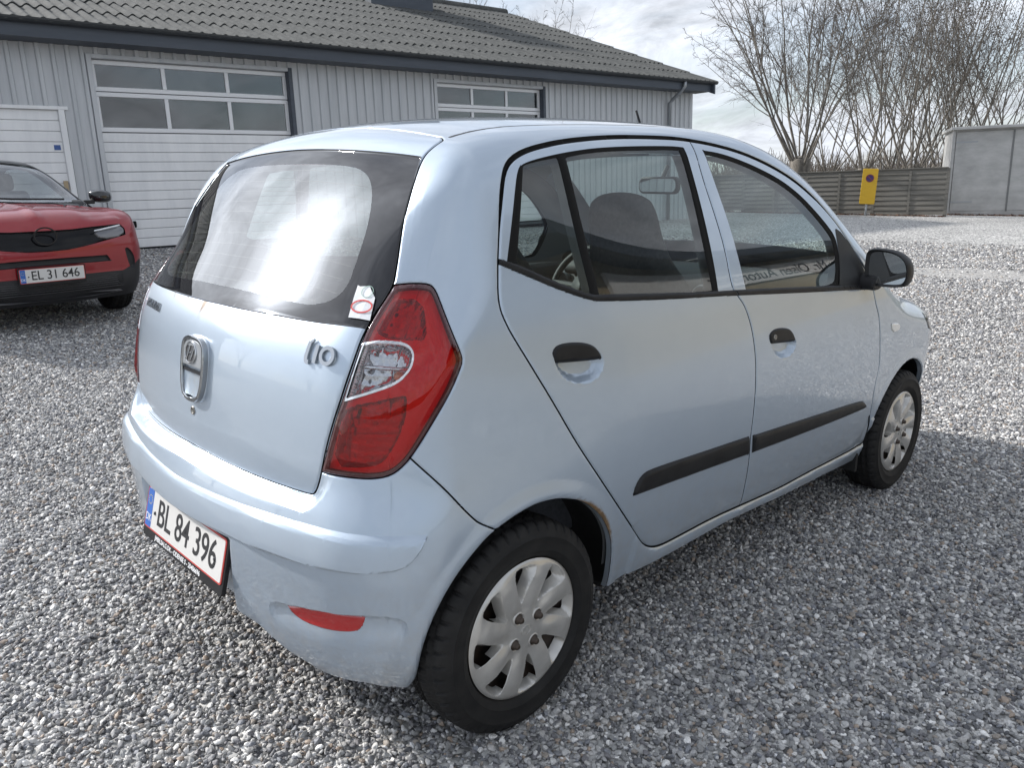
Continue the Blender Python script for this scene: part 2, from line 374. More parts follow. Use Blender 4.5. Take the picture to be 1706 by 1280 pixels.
def area_normals(V,T):
    fn=np.cross(V[T[:,1]]-V[T[:,0]],V[T[:,2]]-V[T[:,0]]); N=np.zeros_like(V)
    for k in range(3): np.add.at(N,T[:,k],fn)
    return N/np.maximum(np.linalg.norm(N,axis=1)[:,None],1e-15)
def emit(name,V,T,material,parent,side,nrm=True,attr=None,asd='R'):
    """side: 'R' right (y=-Y), 'L' left, 'C' both halves joined"""
    if len(T)==0: return None
    u,inv=np.unique(T,return_inverse=True); v=V[u]; t=inv.reshape(T.shape); n=area_normals(v,t)
    def half(sg):
        vv=v*[1,sg,1]; nn=n*[1,sg,1]; tt=t if sg>0 else t[:,::-1]
        return vv,tt,nn
    at=None if attr is None else attr[u]
    if side=='C':
        # join and weld the centre line so that shading runs through
        va,ta,na=half(1); vb,tb,nb=half(-1)
        c=np.abs(va[:,1])<1e-6
        nm=np.arange(len(vb))+len(va); nm[c]=np.nonzero(c)[0]
        keepb=~c; remap=np.full(len(va)+len(vb),-1); remap[:len(va)]=np.arange(len(va)); remap[len(va):][keepb]=len(va)+np.arange(keepb.sum())
        vv=np.concatenate([va,vb[keepb]]); tt=np.concatenate([ta,remap[nm[tb]]]); na=na.copy(); na[c,1]=0
        nn=np.concatenate([na,nb[keepb]]); nn/=np.maximum(np.linalg.norm(nn,axis=1)[:,None],1e-12)
        if at is not None: at=np.concatenate([at*(asd=='L'),at[keepb]*(asd=='R')])
    else: vv,tt,nn=half(-1 if side=='R' else 1)
    o=mesh_obj(name,vv,np.ascontiguousarray(tt),material,parent,True,normals=nn if nrm else None)
    if at is not None:
        ca=o.data.attributes.new('wear','FLOAT','POINT'); ca.data.foreach_set('value',at.astype(np.float32))
    return o
# ---------------------------------------------------------------- hatchback: skin, traced outlines, panels
M_paint=mat('pale_blue_metallic_paint',(.43,.51,.60),.34,.55,1.0,.02)
def finish_paint():
    nt,N,L,b=nodes(M_paint)
    at=N.new('ShaderNodeAttribute'); at.attribute_name='wear'; tc=N.new('ShaderNodeTexCoord')
    n=N.new('ShaderNodeTexNoise'); n.inputs['Scale'].default_value=60; n.inputs['Detail'].default_value=8; n.inputs['Roughness'].default_value=.7; L.new(tc.outputs['Object'],n.inputs['Vector'])
    ml=N.new('ShaderNodeMath'); ml.operation='MULTIPLY_ADD'; ml.inputs[1].default_value=1.6; L.new(at.outputs['Fac'],ml.inputs[0])
    sb=N.new('ShaderNodeMath'); sb.operation='SUBTRACT'; sb.inputs[1].default_value=.95; L.new(n.outputs['Fac'],sb.inputs[0]); L.new(sb.outputs[0],ml.inputs[2])
    rp=N.new('ShaderNodeValToRGB'); rp.color_ramp.elements[0].position=.0; rp.color_ramp.elements[1].position=.45
    L.new(ml.outputs[0],rp.inputs[0])
    # metallic flake grain and faint road dust
    fl=N.new('ShaderNodeTexNoise'); fl.inputs['Scale'].default_value=900; fl.inputs['Detail'].default_value=2; L.new(tc.outputs['Object'],fl.inputs['Vector'])
    mpd=N.new('ShaderNodeMapping'); mpd.inputs['Scale'].default_value=(1.3,1.3,2.6); L.new(tc.outputs['Object'],mpd.inputs[0])
    du=N.new('ShaderNodeTexNoise'); du.inputs['Scale'].default_value=3.0; du.inputs['Detail'].default_value=9; du.inputs['Roughness'].default_value=.7; L.new(mpd.outputs[0],du.inputs['Vector'])
    rd=N.new('ShaderNodeValToRGB'); rd.color_ramp.elements[0].position=.30; rd.color_ramp.elements[1].position=.75; rd.color_ramp.elements[0].color=(.43,.508,.60,1); rd.color_ramp.elements[1].color=(.465,.545,.632,1); L.new(du.outputs['Fac'],rd.inputs[0])
    mx0=N.new('ShaderNodeMix'); mx0.data_type='RGBA'; mx0.blend_type='MULTIPLY'; mx0.inputs['Factor'].default_value=.10; L.new(rd.outputs[0],mx0.inputs['A']); L.new(fl.outputs['Color'],mx0.inputs['B'])
    mx=N.new('ShaderNodeMix'); mx.data_type='RGBA'; L.new(rp.outputs[0],mx.inputs['Factor']); L.new(mx0.outputs['Result'],mx.inputs['A'])
    rc=N.new('ShaderNodeValToRGB'); rc.color_ramp.elements[0].color=(.26,.16,.07,1); rc.color_ramp.elements[1].color=(.045,.024,.014,1); rc.color_ramp.elements[0].position=.35; rc.color_ramp.elements[1].position=.75
    L.new(n.outputs['Fac'],rc.inputs[0]); L.new(rc.outputs[0],mx.inputs['B'])
    sx=N.new('ShaderNodeSeparateXYZ'); L.new(tc.outputs['Object'],sx.inputs[0]); mz=N.new('ShaderNodeMapRange'); mz.inputs[1].default_value=.20; mz.inputs[2].default_value=.62; mz.inputs[3].default_value=.55; mz.inputs[4].default_value=0; L.new(sx.outputs['Z'],mz.inputs[0])
    sp=N.new('ShaderNodeTexNoise'); sp.inputs['Scale'].default_value=26; sp.inputs['Detail'].default_value=9; sp.inputs['Roughness'].default_value=.75; L.new(tc.outputs['Object'],sp.inputs['Vector'])
    ms=N.new('ShaderNodeMapRange'); ms.inputs[1].default_value=.42; ms.inputs[2].default_value=.72; L.new(sp.outputs['Fac'],ms.inputs[0]); md_=N.new('ShaderNodeMath'); md_.operation='MULTIPLY'; L.new(mz.outputs[0],md_.inputs[0]); L.new(ms.outputs[0],md_.inputs[1])
    mxd=N.new('ShaderNodeMix'); mxd.data_type='RGBA'; mxd.inputs['B'].default_value=(.42,.40,.37,1); L.new(md_.outputs[0],mxd.inputs['Factor']); L.new(mx.outputs['Result'],mxd.inputs['A'])
    L.new(mxd.outputs['Result'],b.inputs['Base Color'])
    inv=N.new('ShaderNodeMath'); inv.operation='MULTIPLY_ADD'; inv.inputs[1].default_value=-.45; inv.inputs[2].default_value=.45; L.new(rp.outputs[0],inv.inputs[0]); L.new(inv.outputs[0],b.inputs['Metallic'])
    iv2=N.new('ShaderNodeMath'); iv2.operation='SUBTRACT'; iv2.inputs[0].default_value=1; L.new(rp.outputs[0],iv2.inputs[1]); L.new(iv2.outputs[0],b.inputs['Coat Weight'])
    cr=N.new('ShaderNodeMath'); cr.operation='MULTIPLY_ADD'; cr.inputs[1].default_value=.045; cr.inputs[2].default_value=-.010; L.new(du.outputs['Fac'],cr.inputs[0]); L.new(cr.outputs[0],b.inputs['Coat Roughness'])
finish_paint()
M_black=mat('black_trim_plastic',(.012,.012,.012),.5,spec=.3)
noise_color(M_black,(.007,.007,.008),(.015,.015,.016),12,6,bump=.06,bscale=500,dist=.001)
M_rubber=mat('black_rubber',(.004,.004,.004),.7,spec=.2)
M_gloss=mat('gloss_black',(.012,.012,.014),.08,coat=.6)
M_glass=glass_mat('side_window_glass',(.74,.82,.80),0,1.52,1.7,.03)
M_rglass=glass_mat('rear_window_glass',(.62,.70,.67),0,1.55,2.8,.05)
M_wglass=glass_mat('windscreen_glass',(.78,.87,.85),0,1.5,1.0,.03)
M_frit=mat('ceramic_frit_glass',(.012,.012,.014),.015,spec=.55)
M_chrome=mat('chrome',(.62,.63,.64),.07,1.0)
M_trim=mat('grey_interior_trim',(.12,.125,.13),.75)
M_dash=mat('dark_dashboard_plastic',(.022,.023,.025),.6)
M_lin=mat('grey_headlining',(.30,.30,.29),.95)
M_seat=mat('dark_seat_fabric',(.040,.043,.050),.9)
noise_color(M_seat,(.034,.037,.044),(.052,.055,.064),90,3)
M_under=mat('underbody_black',(.012,.012,.012),.85)
HB=Body()
def hit(px):
    d=ray(px); ts=np.arange(.8,5.6,.012)
    Q=CAMC+d[:,None,:]*ts[None,:,None]; Q[...,1]*=-1
    Fv=HB.F(Q.reshape(-1,3)).reshape(len(d),-1); i=np.argmax(Fv<0,1); ok=(Fv<0).any(1)
    # a ray that just misses takes the point of closest approach
    j=np.argmin(Fv,1); lo=ts[np.maximum(i-1,0)]; hi=ts[i]
    for _ in range(26):
        m=(lo+hi)/2; Q=CAMC+d*m[:,None]; Q[:,1]*=-1; f_=HB.F(Q); hi=np.where(f_<0,m,hi); lo=np.where(f_<0,lo,m)
    t=np.where(ok,(lo+hi)/2,ts[j]); Q=CAMC+d*t[:,None]; Q[:,1]*=-1
    if (~ok).any(): Q[~ok]=HB.project(Q[~ok],6)
    return Q
XZ=lambda P:P[:,[0,2]]
SZ=lambda P:np.c_[P[:,0]+P[:,1],P[:,2]]
YV=lambda P:np.c_[P[:,1],P[:,0]+P[:,2]]
XY=lambda P:P[:,[0,1]]
def tr(px,co,n=2,closed=True,keep=()): return chaikin(co(hit(px)),n,closed,keep)
# outlines traced on the photograph, laid on the skin
door_px=[(830.5,431),(833,367.5),(837.6,302),(843.4,273.8),(862,256),(890,244.5),(937,234),(984,228.8),(1031,226.4),(1078,227),(1120,228.8),(1147,232),(1194,241),(1240.6,255),(1287.5,277),(1325,300.7),(1358,330),(1381,356),(1400,380),(1434,434),(1446,458),(1455,481),(1459,504),(1464,522.5),(1466,541),(1466.5,567.5),(1465.6,605),(1463,620),(1454,659),(1443,725),(1434,743),(1387,767.5),(1340,792),(1300,814.6),(1234,844),(1183,867),(1131,895.5),(1101,911),(1085,913.8),(1073,908.6),(1066,899),(1045,866.4),(1019,826.6),(991,784),(960.6,737.5),(923,671.4),(890,617.5),(855,561),(838.8,528.4),(833,509.7),(830.5,488.6),(830.5,455)]
door_poly=tr(door_px,XZ,2)
bl=XZ(hit([(1148,228),(1148,235),(1170,292.5),(1194,365),(1208,414),(1219.5,477.7),(1227,488),(1231,495),(1241,509),(1250,535),(1256,563),(1259.7,600.6),(1259.7,638),(1257,682.7),(1251.3,727),(1249.4,757),(1243.7,799),(1234,842),(1231,855)]))
_o=np.argsort(bl[:,1]); b_line=Spl(chaikin(bl[_o],1,False),c2=False) if False else None
_b=chaikin(bl[_o],2,False)
def xB(z): return np.interp(z,_b[:,1],_b[:,0])
belt_px=[(829,430),(846,436),(867,442.5),(925.5,469.5),(970,486),(989,491.5),(1000,490.5),(1120,487.8),(1180,486),(1243,482),(1344,477.6),(1414,475),(1441,474),(1444,483),(1414,483.6),(1344,487.7),(1243,492),(1227,492.7),(1180,494.9),(1120,499),(1003,502.9),(984,500.5),(960.6,493.5),(925.5,480.8),(878.6,461),(829,440)]
belt_poly=tr(belt_px,XZ,1,keep=(0,12,13,25))
rwin_px=[(844.5,436),(855,344),(860,292.5),(864.5,277),(874,271.4),(890,265.5),(932.5,255),(984,246.8),(1031,243.8),(1078,242.8),(1120,243),(1138.5,245.2),(1151.6,280.8),(1165.6,332),(1179.7,391),(1190,442.5),(1196,480),(1197,489),(1120,492),(1000,496),(985,496),(925,474)]
rwin_poly=tr(rwin_px,XZ,2,keep=(0,11,17))
rg1_poly=tr([(873,273.8),(900,266.5),(929,261.3),(957,375),(986,489.5),(970,484.5),(925.5,468.2),(867,441.5),(862.5,439),(866,400),(870,344)],XZ,1,keep=(0,2,4,8))
rg2_poly=tr([(943.5,261),(984,252.8),(1031,249.8),(1078,248.8),(1120,248.6),(1132,249.5),(1147,292.5),(1161,351),(1177,426),(1188,480),(1189,486.3),(1120,487.8),(1000.5,490.3),(972,375)],XZ,1,keep=(0,5,10,12))
fwin_px=[(1170,250),(1198.4,254.5),(1231,265.5),(1264,279.6),(1301.6,299.5),(1334,325),(1362.5,355.8),(1379,376),(1391,393),(1396,414),(1398.5,440),(1399,478),(1344,480),(1243,485),(1241.5,478),(1226.2,414.4),(1212,365),(1193,311)]
fwin_poly=tr(fwin_px,XZ,2,keep=(0,11,13))
fg_poly=tr([(1175,256.5),(1198,261),(1231,272),(1264,286.5),(1301,306.5),(1333,332),(1359,361),(1376,382),(1388,400),(1392.5,425),(1394,455),(1390,475.5),(1344,477.7),(1244.5,482.2),(1227.5,414),(1213.5,365),(1195,311)],XZ,2,keep=(0,13))
sail_poly=tr([(1391,380),(1400,386),(1421,414),(1437,441),(1443,474),(1398,477),(1398.5,440),(1396,414)],XZ,1,keep=(0,1,4,5))
mld_r=tr([(1054.5,827),(1057,812),(1069,790.5),(1086.7,780.6),(1164,755),(1247.6,727),(1246.4,756.8),(1164,786.5)],XZ,2,keep=(0,5,6))
mld_f=tr([(1253.8,726),(1344,696.7),(1433,667.4),(1440,670),(1443.5,678),(1433,683.8),(1344,720),(1252.6,754.5)],XZ,2,keep=(0,7))
hr_flap=tr([(918.4,591.7),(919.6,582),(928,573),(946.6,568.8),(972,568.8),(988.8,574),(998,583.5),(1004,597.6),(993.4,600.6),(925.5,606)],XZ,2,keep=(7,9))
hr_scoop=tr([(921,590),(924,577),(946.6,572),(972,572),(988.8,577),(999,586),(1006,600),(1006,610),(1001,624),(988,636),(965,640.5),(944,634),(932.5,622),(925,606)],XZ,2)
hf_flap=tr([(1280,561),(1283,552.6),(1292.5,545.5),(1311,544.8),(1320.6,551),(1326,567.5),(1320.6,570),(1283,573.7)],XZ,2,keep=(5,7))
hf_scoop=tr([(1282,562),(1285,554),(1294,548),(1310,547.5),(1320,553),(1326,567),(1327.5,574),(1323,587),(1311,597.5),(1297,596.5),(1287,583)],XZ,2)
_ar=XZ(hit([(689,1137),(695.6,1109),(705,1071),(724,1021),(752,968),(792.5,915),(824,882),(878.6,845),(914,832),(942,829.6),(970,834),(993,850),(1007.5,869),(1017,894.5),(1019,918),(1014.5,958),(1010,976.6)]))
arch_r=chaikin(np.r_[[[_ar[0,0]-.004,.05]],_ar,[[_ar[-1,0]+.004,.05]]],2,False)
_t=np.radians(np.linspace(200,-20,25))
arch_f=np.r_[[[2.06,.05]],np.c_[2.392+.325*np.cos(_t),.292+.318*np.sin(_t)],[[2.71,.05]]]
marker_poly=tr([(1484,541),(1487,538.5),(1497,538.5),(1499,545),(1496,552),(1486,554)],XZ,1)
lamp_px=[(657,474),(682.5,471),(713.4,471.8),(724.7,479.7),(736,508),(750,544),(767,583.7),(772,600.6),(767,617.5),(750,657),(722,704.7),(685,763.7),(663,786),(643,796),(615,799),(578.4,796),(542,789.5),(535,787.6),(540.5,766.5),(556,707.5),(573,657),(592.5,600.6),(606.5,558.4),(626,522),(649,486.7)]
lamp_poly=tr(lamp_px,SZ,2,keep=(0,17))
lamp_clear=tr([(606.5,571),(640,570),(674,572.5),(688,583.7),(690,600.6),(682.5,620),(663,640),(626,654),(574,669.5),(592.5,609)],SZ,2,keep=(0,8))
lamp_up=tr([(653,493.7),(705,495),(713.4,555.6),(710.6,567),(617.8,558.4),(637.5,524.7)],SZ,1)
lamp_low=tr([(567,678),(671,659.7),(680,662.5),(677,699),(663,735.6),(640,772),(612,782),(547.5,778),(564,704.7)],SZ,1)
# tailgate (half outline, closed over the centre line)
_tg=YV(hit([(735,227.8),(740,233),(722,244.5),(706,259),(690,300),(676,350),(665,410),(659,450),(655.5,474),(640,500),(624,523),(604,559),(590,601),(570.5,657),(553.5,707),(538,767),(533,789),(521,812),(506,829),(495,828.5),(419,803),(350,770.5)]))
_top=YV(hit([(677.5,217.5),(627.5,213)]))
tg_half=np.r_[[[-.05,_top[-1,1]+.012]],[[0,_top[-1,1]+.012]],_top[::-1],_tg,[[0,_tg[-1,1]+.004]],[[-.05,_tg[-1,1]+.004]]]
tg_poly=chaikin(tg_half,2,True,keep=(0,1,4,len(tg_half)-1,len(tg_half)-2))
_rg=YV(hit([(615,251),(665,255.5),(703,260.5),(690,300),(676,350),(665,410),(659,450),(655.5,474),(640,500),(624,523),(609.5,548.5),(562.5,543.5),(500,534.5),(450,525),(399,516)]))
rg_half=np.r_[[[-.05,_rg[0,1]+.004]],[[0,_rg[0,1]+.004]],_rg,[[0,_rg[-1,1]-.004]],[[-.05,_rg[-1,1]-.004]]]
rglass_poly=chaikin(rg_half,2,True,keep=(0,1,4,12,len(rg_half)-1,len(rg_half)-2))
_fr=YV(hit([(545,272.5),(577.5,274.5),(600,280),(615,295),(619,320),(615,355),(607.5,387.5),(595,425),(577.5,475),(562,492),(540,504),(500,508)]))
frit_poly=chaikin(np.r_[[[-.05,_fr[0,1]]],[[0,_fr[0,1]]],_fr,[[0,_fr[-1,1]-.006]],[[-.05,_fr[-1,1]-.006]]],2,True,keep=(0,1,14,15))
_bg=SZ(hit([(684.7,765),(742.5,815),(786,862),(799,873),(826,883)]))
bump_poly=np.r_[[[-.9,.72],[.05,.78],[.30,.80]],[_bg[0]+(_bg[0]-_bg[1])*.25],chaikin(_bg,2,False),[[_bg[-1,0]+.06,_bg[-1,1]-.012],[_bg[-1,0]+.10,.0],[-.9,.0]]]
bmld_poly=chaikin(np.r_[[[-.9,.600]],SZ(hit([(480,865),(542.5,882),(605,892),(642.5,894.7),(680,893),(711,893),(711.5,897),(695.6,927.5),(674,948),(636,955.6),(589,955.6),(527,944.7),(480,932)])),[[-.9,.523]]],1,True,keep=(0,6,7,14))
refl_poly=tr([(473,1014),(505,1018),(542.5,1026),(602,1034),(606.5,1038),(600,1052),(589,1058),(542,1052.5),(505,1040),(483,1026)],SZ,1,keep=(0,))
scoop_poly=tr([(446,1001),(480,1008),(542,1020),(605,1026),(655,1028),(683,1040),(676,1070),(670,1090),(655,1103),(632,1105),(574,1093),(480,1062),(452,1030)],SZ,2)
bottom_pts=SZ(hit([(275,905),(303,937),(350,979),(400,1020),(431,1040),(480,1084),(542,1121),(611,1138),(689,1149),(1012,975),(1045,954),(1078,939),(1112.5,921),(1164,892),(1211,866),(1258,844),(1300,825),(1340,805),(1377.5,786),(1415,767.5),(1439,756)]))
_bo=np.argsort(bottom_pts[:,0]); bottom_pts=bottom_pts[_bo]
bottom_pts=np.r_[[[-.9,bottom_pts[0,1]]],bottom_pts,[[3.2,.20],[3.6,.22],[4.2,.22]]]
def zbot(P): return np.interp(P[:,0]+P[:,1],bottom_pts[:,0],bottom_pts[:,1])
ditch=hit([(740,231),(760,222.5),(790,216.5),(820,211.8),(860,206.8),(897,204.4)])
print('ditch',np.round(ditch,3).tolist(),'bottom',np.round(bottom_pts,3).tolist())
def yditch(x): return np.interp(x,[0,.2,.6,1.0,1.4],[ditch[0,1]+.002,ditch[3,1]+.004,.492,.500,.505])
wind_poly=np.array([[1.47,-.1],[1.47,0],[1.455,.25],[1.42,.47],[1.44,.515],[1.62,.560],[1.85,.610],[2.00,.640],[2.04,.63],[2.10,.45],[2.15,.2],[2.16,0],[2.16,-.1]])
wind_poly=chaikin(wind_poly,2,True,keep=(0,1,11,12))
# --- skin
_S,_R,_B,_F=patches(HB,300,112,60,.17)
SK=grid_tm([refine(HB,g) for g in (_S,_R,_B,_F)])
_n=np.cross(SK.V[SK.T[:,1]]-SK.V[SK.T[:,0]],SK.V[SK.T[:,2]]-SK.V[SK.T[:,0]]); _g=HB.grad(SK.V[SK.T].mean(1)); _fl=(_n*_g).sum(1)<0
SK.T[_fl]=SK.T[_fl][:,::-1]
GAP=.0021
def gtop(P): return sst(1.22,1.36,P[:,2])*.0040
f_door=lambda P:sdf_poly(XZ(P),door_poly)
f_B=lambda P:(P[:,0]-xB(P[:,2]))*.95
f_lamp=lambda P:sdf_poly(SZ(P),lamp_poly)
f_tg=lambda P:sdf_poly(YV(P),tg_poly)
f_bump=lambda P:sdf_poly(SZ(P),bump_poly,.05)
f_rgl=lambda P:sdf_poly(YV(P),rglass_poly)
f_frit=lambda P:sdf_poly(YV(P),frit_poly)
f_bot=lambda P:P[:,2]-zbot(P)
f_archr=lambda P:sdf_poly(XZ(P),arch_r)
f_archf=lambda P:sdf_poly(XZ(P),arch_f)
pf=lambda poly,co:(lambda P:sdf_poly(co(P),poly,.05))
f_belt,f_rwin,f_rg1,f_rg2,f_fwin,f_fg,f_sail,f_mr,f_mf,f_hrf,f_hrs,f_hff,f_hfs,f_mk=[pf(a,XZ) for a in (belt_poly,rwin_poly,rg1_poly,rg2_poly,fwin_poly,fg_poly,sail_poly,mld_r,mld_f,hr_flap,hr_scoop,hf_flap,hf_scoop,marker_poly)]
f_lc,f_lu,f_ll,f_bm,f_rf,f_sc=[pf(a,SZ) for a in (lamp_clear,lamp_up,lamp_low,bmld_poly,refl_poly,scoop_poly)]
f_wind=pf(wind_poly,XY)
f_ditch=lambda P:np.where((P[:,0]>-.002)&(P[:,0]<1.42),np.abs(P[:,1]-yditch(P[:,0]))-.006,.05)
f_hood=lambda P:P[:,0]-(2.19-.35*P[:,1]**2)
f_head=pf(np.array([[3.18,.925],[3.26,.955],[3.34,.93],[3.42,.84],[3.46,.74],[3.44,.70],[3.36,.725],[3.26,.83]]),SZ)
lv=[0,GAP,-GAP,GAP+.0018,-GAP-.0018,GAP+.0045,-GAP-.0045]
SIDE=[0]; SIDR=[0,1]; REAR=[0,1,2]
SK.cut_levels(f_bot,[0,.006],[0,2,3]); SK.cut_levels(f_archr,[0,.004,.012,.05],SIDE); SK.cut_levels(f_archf,[0,.004,.012,.05],SIDE)
SK.cut_levels(lambda P:f_door(P)-gtop(P),[GAP,GAP+.0018,GAP+.0045],SIDR); SK.cut_levels(lambda P:f_door(P)+gtop(P),[-GAP,-GAP-.0018,-GAP-.0045],SIDR); SK.cut_levels(f_door,[0],SIDR)
SK.cut_levels(f_B,lv,SIDR)
SK.cut_levels(f_lamp,[0,.0015,-.0015,.005,-.004,-.011,-.013],REAR)
SK.cut_levels(f_tg,lv+[.012,.025,.04],REAR); SK.cut_levels(f_bump,lv,[0,2])
SK.cut_levels(f_rgl,[0,-.003,-.007],REAR); SK.cut_levels(f_frit,[0],REAR)
for ff,ls in ((f_belt,[0,-.002,.002]),(f_rwin,[0,.002]),(f_rg1,[0,-.003]),(f_rg2,[0,-.003]),(f_fwin,[0,.002]),(f_fg,[0,-.003]),(f_sail,[0]),(f_mr,[0,-.003,-.008,.002]),(f_mf,[0,-.003,-.008,.002]),(f_hrs,[0,-.005,-.012,-.02]),(f_hrf,[0,-.0025,-.007]),(f_hfs,[0,-.005,-.012,-.02]),(f_hff,[0,-.0025,-.007]),(f_mk,[0,-.003])): SK.cut_levels(ff,ls,SIDE)
for ff,ls in ((f_lc,[0,-.003,-.0055,.003]),(f_lu,[0,-.006]),(f_ll,[0,-.006]),(f_bm,[0,.002,-.002,-.0045,-.010,-.018]),(f_rf,[0,.0015,-.003]),(f_sc,[0,-.006,-.02,.003])): SK.cut_levels(ff,ls,[0,2])
SK.cut_levels(f_wind,[0,-.02],[1,0]); SK.cut_levels(f_ditch,[0,.003],[1,0]); SK.cut_levels(f_hood,[0],[1]); SK.cut_levels(f_head,[0,-.004],[0,3])
PLW=.285
f_plate=lambda P:np.maximum(P[:,1]-PLW+(.5-P[:,2])*.12,P[:,2]-.528)
SK.cut_levels(f_plate,[0,-.008,-.016,.006],[2])
SK.V=HB.project(SK.V,3)
V0=SK.V; N0=HB.grad(V0); N0/=np.linalg.norm(N0,axis=1)[:,None]
cen=V0[SK.T].mean(1); pid=SK.pid
# --- which panel each facet belongs to
isS=(pid==0)|((pid==1)&(cen[:,1]>.50)&(cen[:,0]>.02)&(cen[:,0]<1.60)); rear=(pid==2)|((pid==0)&(cen[:,0]<.25))|((pid==1)&(cen[:,0]<.3))
big=np.full(len(cen),.05)
def fe(fn,m): 
    r=big.copy(); r[m]=fn(cen[m]); return r
c_door=fe(f_door,isS); c_B=fe(f_B,isS); c_lamp=fe(f_lamp,rear&(pid!=1)|rear); c_tg=fe(f_tg,rear); c_bump=fe(f_bump,rear&(pid!=1)); c_bot=f_bot(cen)
dead=(c_bot<0)&(pid!=1); dead|=(fe(f_archr,isS)<0)|(fe(f_archf,isS)<0)
lab=np.full(len(cen),'body',dtype='U16')
lab[pid==1]='roof'; lab[(pid==1)&(fe(f_hood,pid==1)>0)]='hood'; lab[pid==3]='front_bumper'
lab[(pid==0)&(cen[:,0]>2.3)&(cen[:,2]<.66)&(cen[:,0]>2.72)]='front_bumper'
lab[(fe(f_ditch,pid==1)<0)&(pid==1)]='ditch'
wm=((pid==1)|(pid==0))&(fe(f_wind,(pid==1)|(pid==0))<0); lab[wm]='windscreen'
lab[((pid==0)|(pid==3))&(fe(f_head,(pid==0)|(pid==3))<0)]='headlamp'
lab[(c_bump<0)]='bumper'
lab[c_tg<0]='tailgate'
rg=fe(f_rgl,rear); fr=fe(f_frit,rear); lab[(rg<0)&(c_tg<0)]='rear_frit'; lab[(fr<0)&(rg<0)]='rear_glass'
lm=c_lamp<0; lab[lm]='lamp_red'; lab[lm&(c_lamp>-.011)]='lamp_border'; lab[lm&(fe(f_lc,rear)<0)]='lamp_clear'
lab[(fe(f_rf,rear)<0)&(lab=='bumper')]='reflector'
d=isS&(c_door<0); lab[d&(c_B<0)]='rear_door'; lab[d&(c_B>=0)]='front_door'
lab[d&(fe(f_rwin,isS)<0)]='r_frame'; lab[d&(fe(f_fwin,isS)<0)]='f_frame'; lab[d&(fe(f_sail,isS)<0)]='sail'
lab[d&(fe(f_rg1,isS)<0)]='q_glass'; lab[d&(fe(f_rg2,isS)<0)]='r_glass'; lab[d&(fe(f_fg,isS)<0)]='f_glass'
bm_=(fe(f_belt,isS)<0)&isS&(cen[:,0]>-.1); lab[bm_&(c_B<0)]='belt_r'; lab[bm_&(c_B>=0)]='belt_f'
lab[fe(f_mr,isS)<0]='mould_r'; lab[fe(f_mf,isS)<0]='mould_f'; lab[fe(f_mk,isS)<0]='marker'
# shut lines
def gapdist(P,m_side,m_rear):
    n=len(P); gd=np.full(n,.05)
    s=np.nonzero(m_side)[0]
    if len(s):
        a=f_door(P[s]); q=np.abs(a)-GAP-gtop(P[s]); bb=np.where(a<0,np.abs(f_B(P[s]))-GAP*.85,.05); gd[s]=np.minimum(q,bb)
    r=np.nonzero(m_rear)[0]
    if len(r):
        l=f_lamp(P[r]); t=f_tg(P[r]); b=f_bump(P[r]); g2=np.abs(t)-GAP; g2=np.where((l<0),np.abs(l)-.0015,np.minimum(g2,np.abs(l)-.0015))
        g3=np.where((l>0)&(t>0),np.abs(b)-GAP*.7,.05); gd[r]=np.minimum(gd[r],np.minimum(g2,g3))
    return gd
vS=np.zeros(len(V0),bool); vS[SK.T[isS].ravel()]=True; vR=np.zeros(len(V0),bool); vR[SK.T[rear].ravel()]=True
gd_c=gapdist(cen,isS,rear); gd_v=gapdist(V0,vS,vR)
seal=(gd_c<0)&~np.isin(lab,['rear_glass','windscreen','mould_r','mould_f','f_glass','r_glass','q_glass']); 
lab[seal]='seal'; lab[dead]='dead'
# --- relief
def vf(fn,m):
    r=np.full(len(V0),.05); r[m]=fn(V0[m]); return r
dn=np.zeros(len(V0)); dx=np.zeros(len(V0))
roll=np.clip(gd_v,0,.0045)/.0045; dn-=.0024*(1-roll)**2
dn[gd_v<-.0006]-=.008
v_tg=vf(f_tg,vR); v_lamp=vf(f_lamp,vR)
bct=Spl([(.60,-.468),(.68,-.4735),(.74,-.4735),(.80,-.468)])
Dz=np.where(V0[:,2]<.80,np.maximum(bct(np.clip(V0[:,2],.6,.8))-HB.bc(V0[:,2]),0),0)*sst(.80,.74,V0[:,2]) if False else np.where(V0[:,2]<.80,np.maximum(bct(np.clip(V0[:,2],.6,.8))-HB.bc(V0[:,2]),0),0)
ramp=np.where(v_tg<0,1.0,1-sst(.004,.042,v_tg)); ramp=np.where(vR&(v_lamp>0),ramp,0)
dx+=Dz*ramp*(V0[:,2]<.8)
# bumper rubbing strip, recess for the plate, scoop round the reflector
v_bm=vf(f_bm,vR); strip=sst(0,.016,-v_bm); zup=np.interp(V0[:,0]+V0[:,1],bmld_poly[:len(bmld_poly)//2,0],bmld_poly[:len(bmld_poly)//2,1])
low=sst(-.006,.004,V0[:,2]-.5) 
_U=SZ(hit([(480,865),(542.5,882),(605,892),(642.5,894.7),(680,893),(711,893)])); _L=SZ(hit([(480,932),(527,944.7),(589,955.6),(636,955.6),(674,948),(695.6,927.5),(711.5,897)]))
_s=V0[:,0]+V0[:,1]; zU=np.interp(_s,_U[:,0],_U[:,1]); zL=np.interp(_s,_L[:,0],_L[:,1])
dn+=np.where(vR&(v_bm<0),(.006+.006*sst(.28,.42,V0[:,1]))*np.where(V0[:,2]<(zU+zL)/2,sst(0,.0045,-v_bm),1-(1-np.clip(-v_bm/.022,0,1))**2),0)
v_sc=vf(f_sc,vR); up=np.clip(-v_sc/.05,0,1)
dn-=np.where(vR&(v_sc<0),.013*sst(0,.012,-v_sc)*sst(.33,.42,V0[:,2]+.0*up),0)
v_rf=vf(f_rf,vR); 
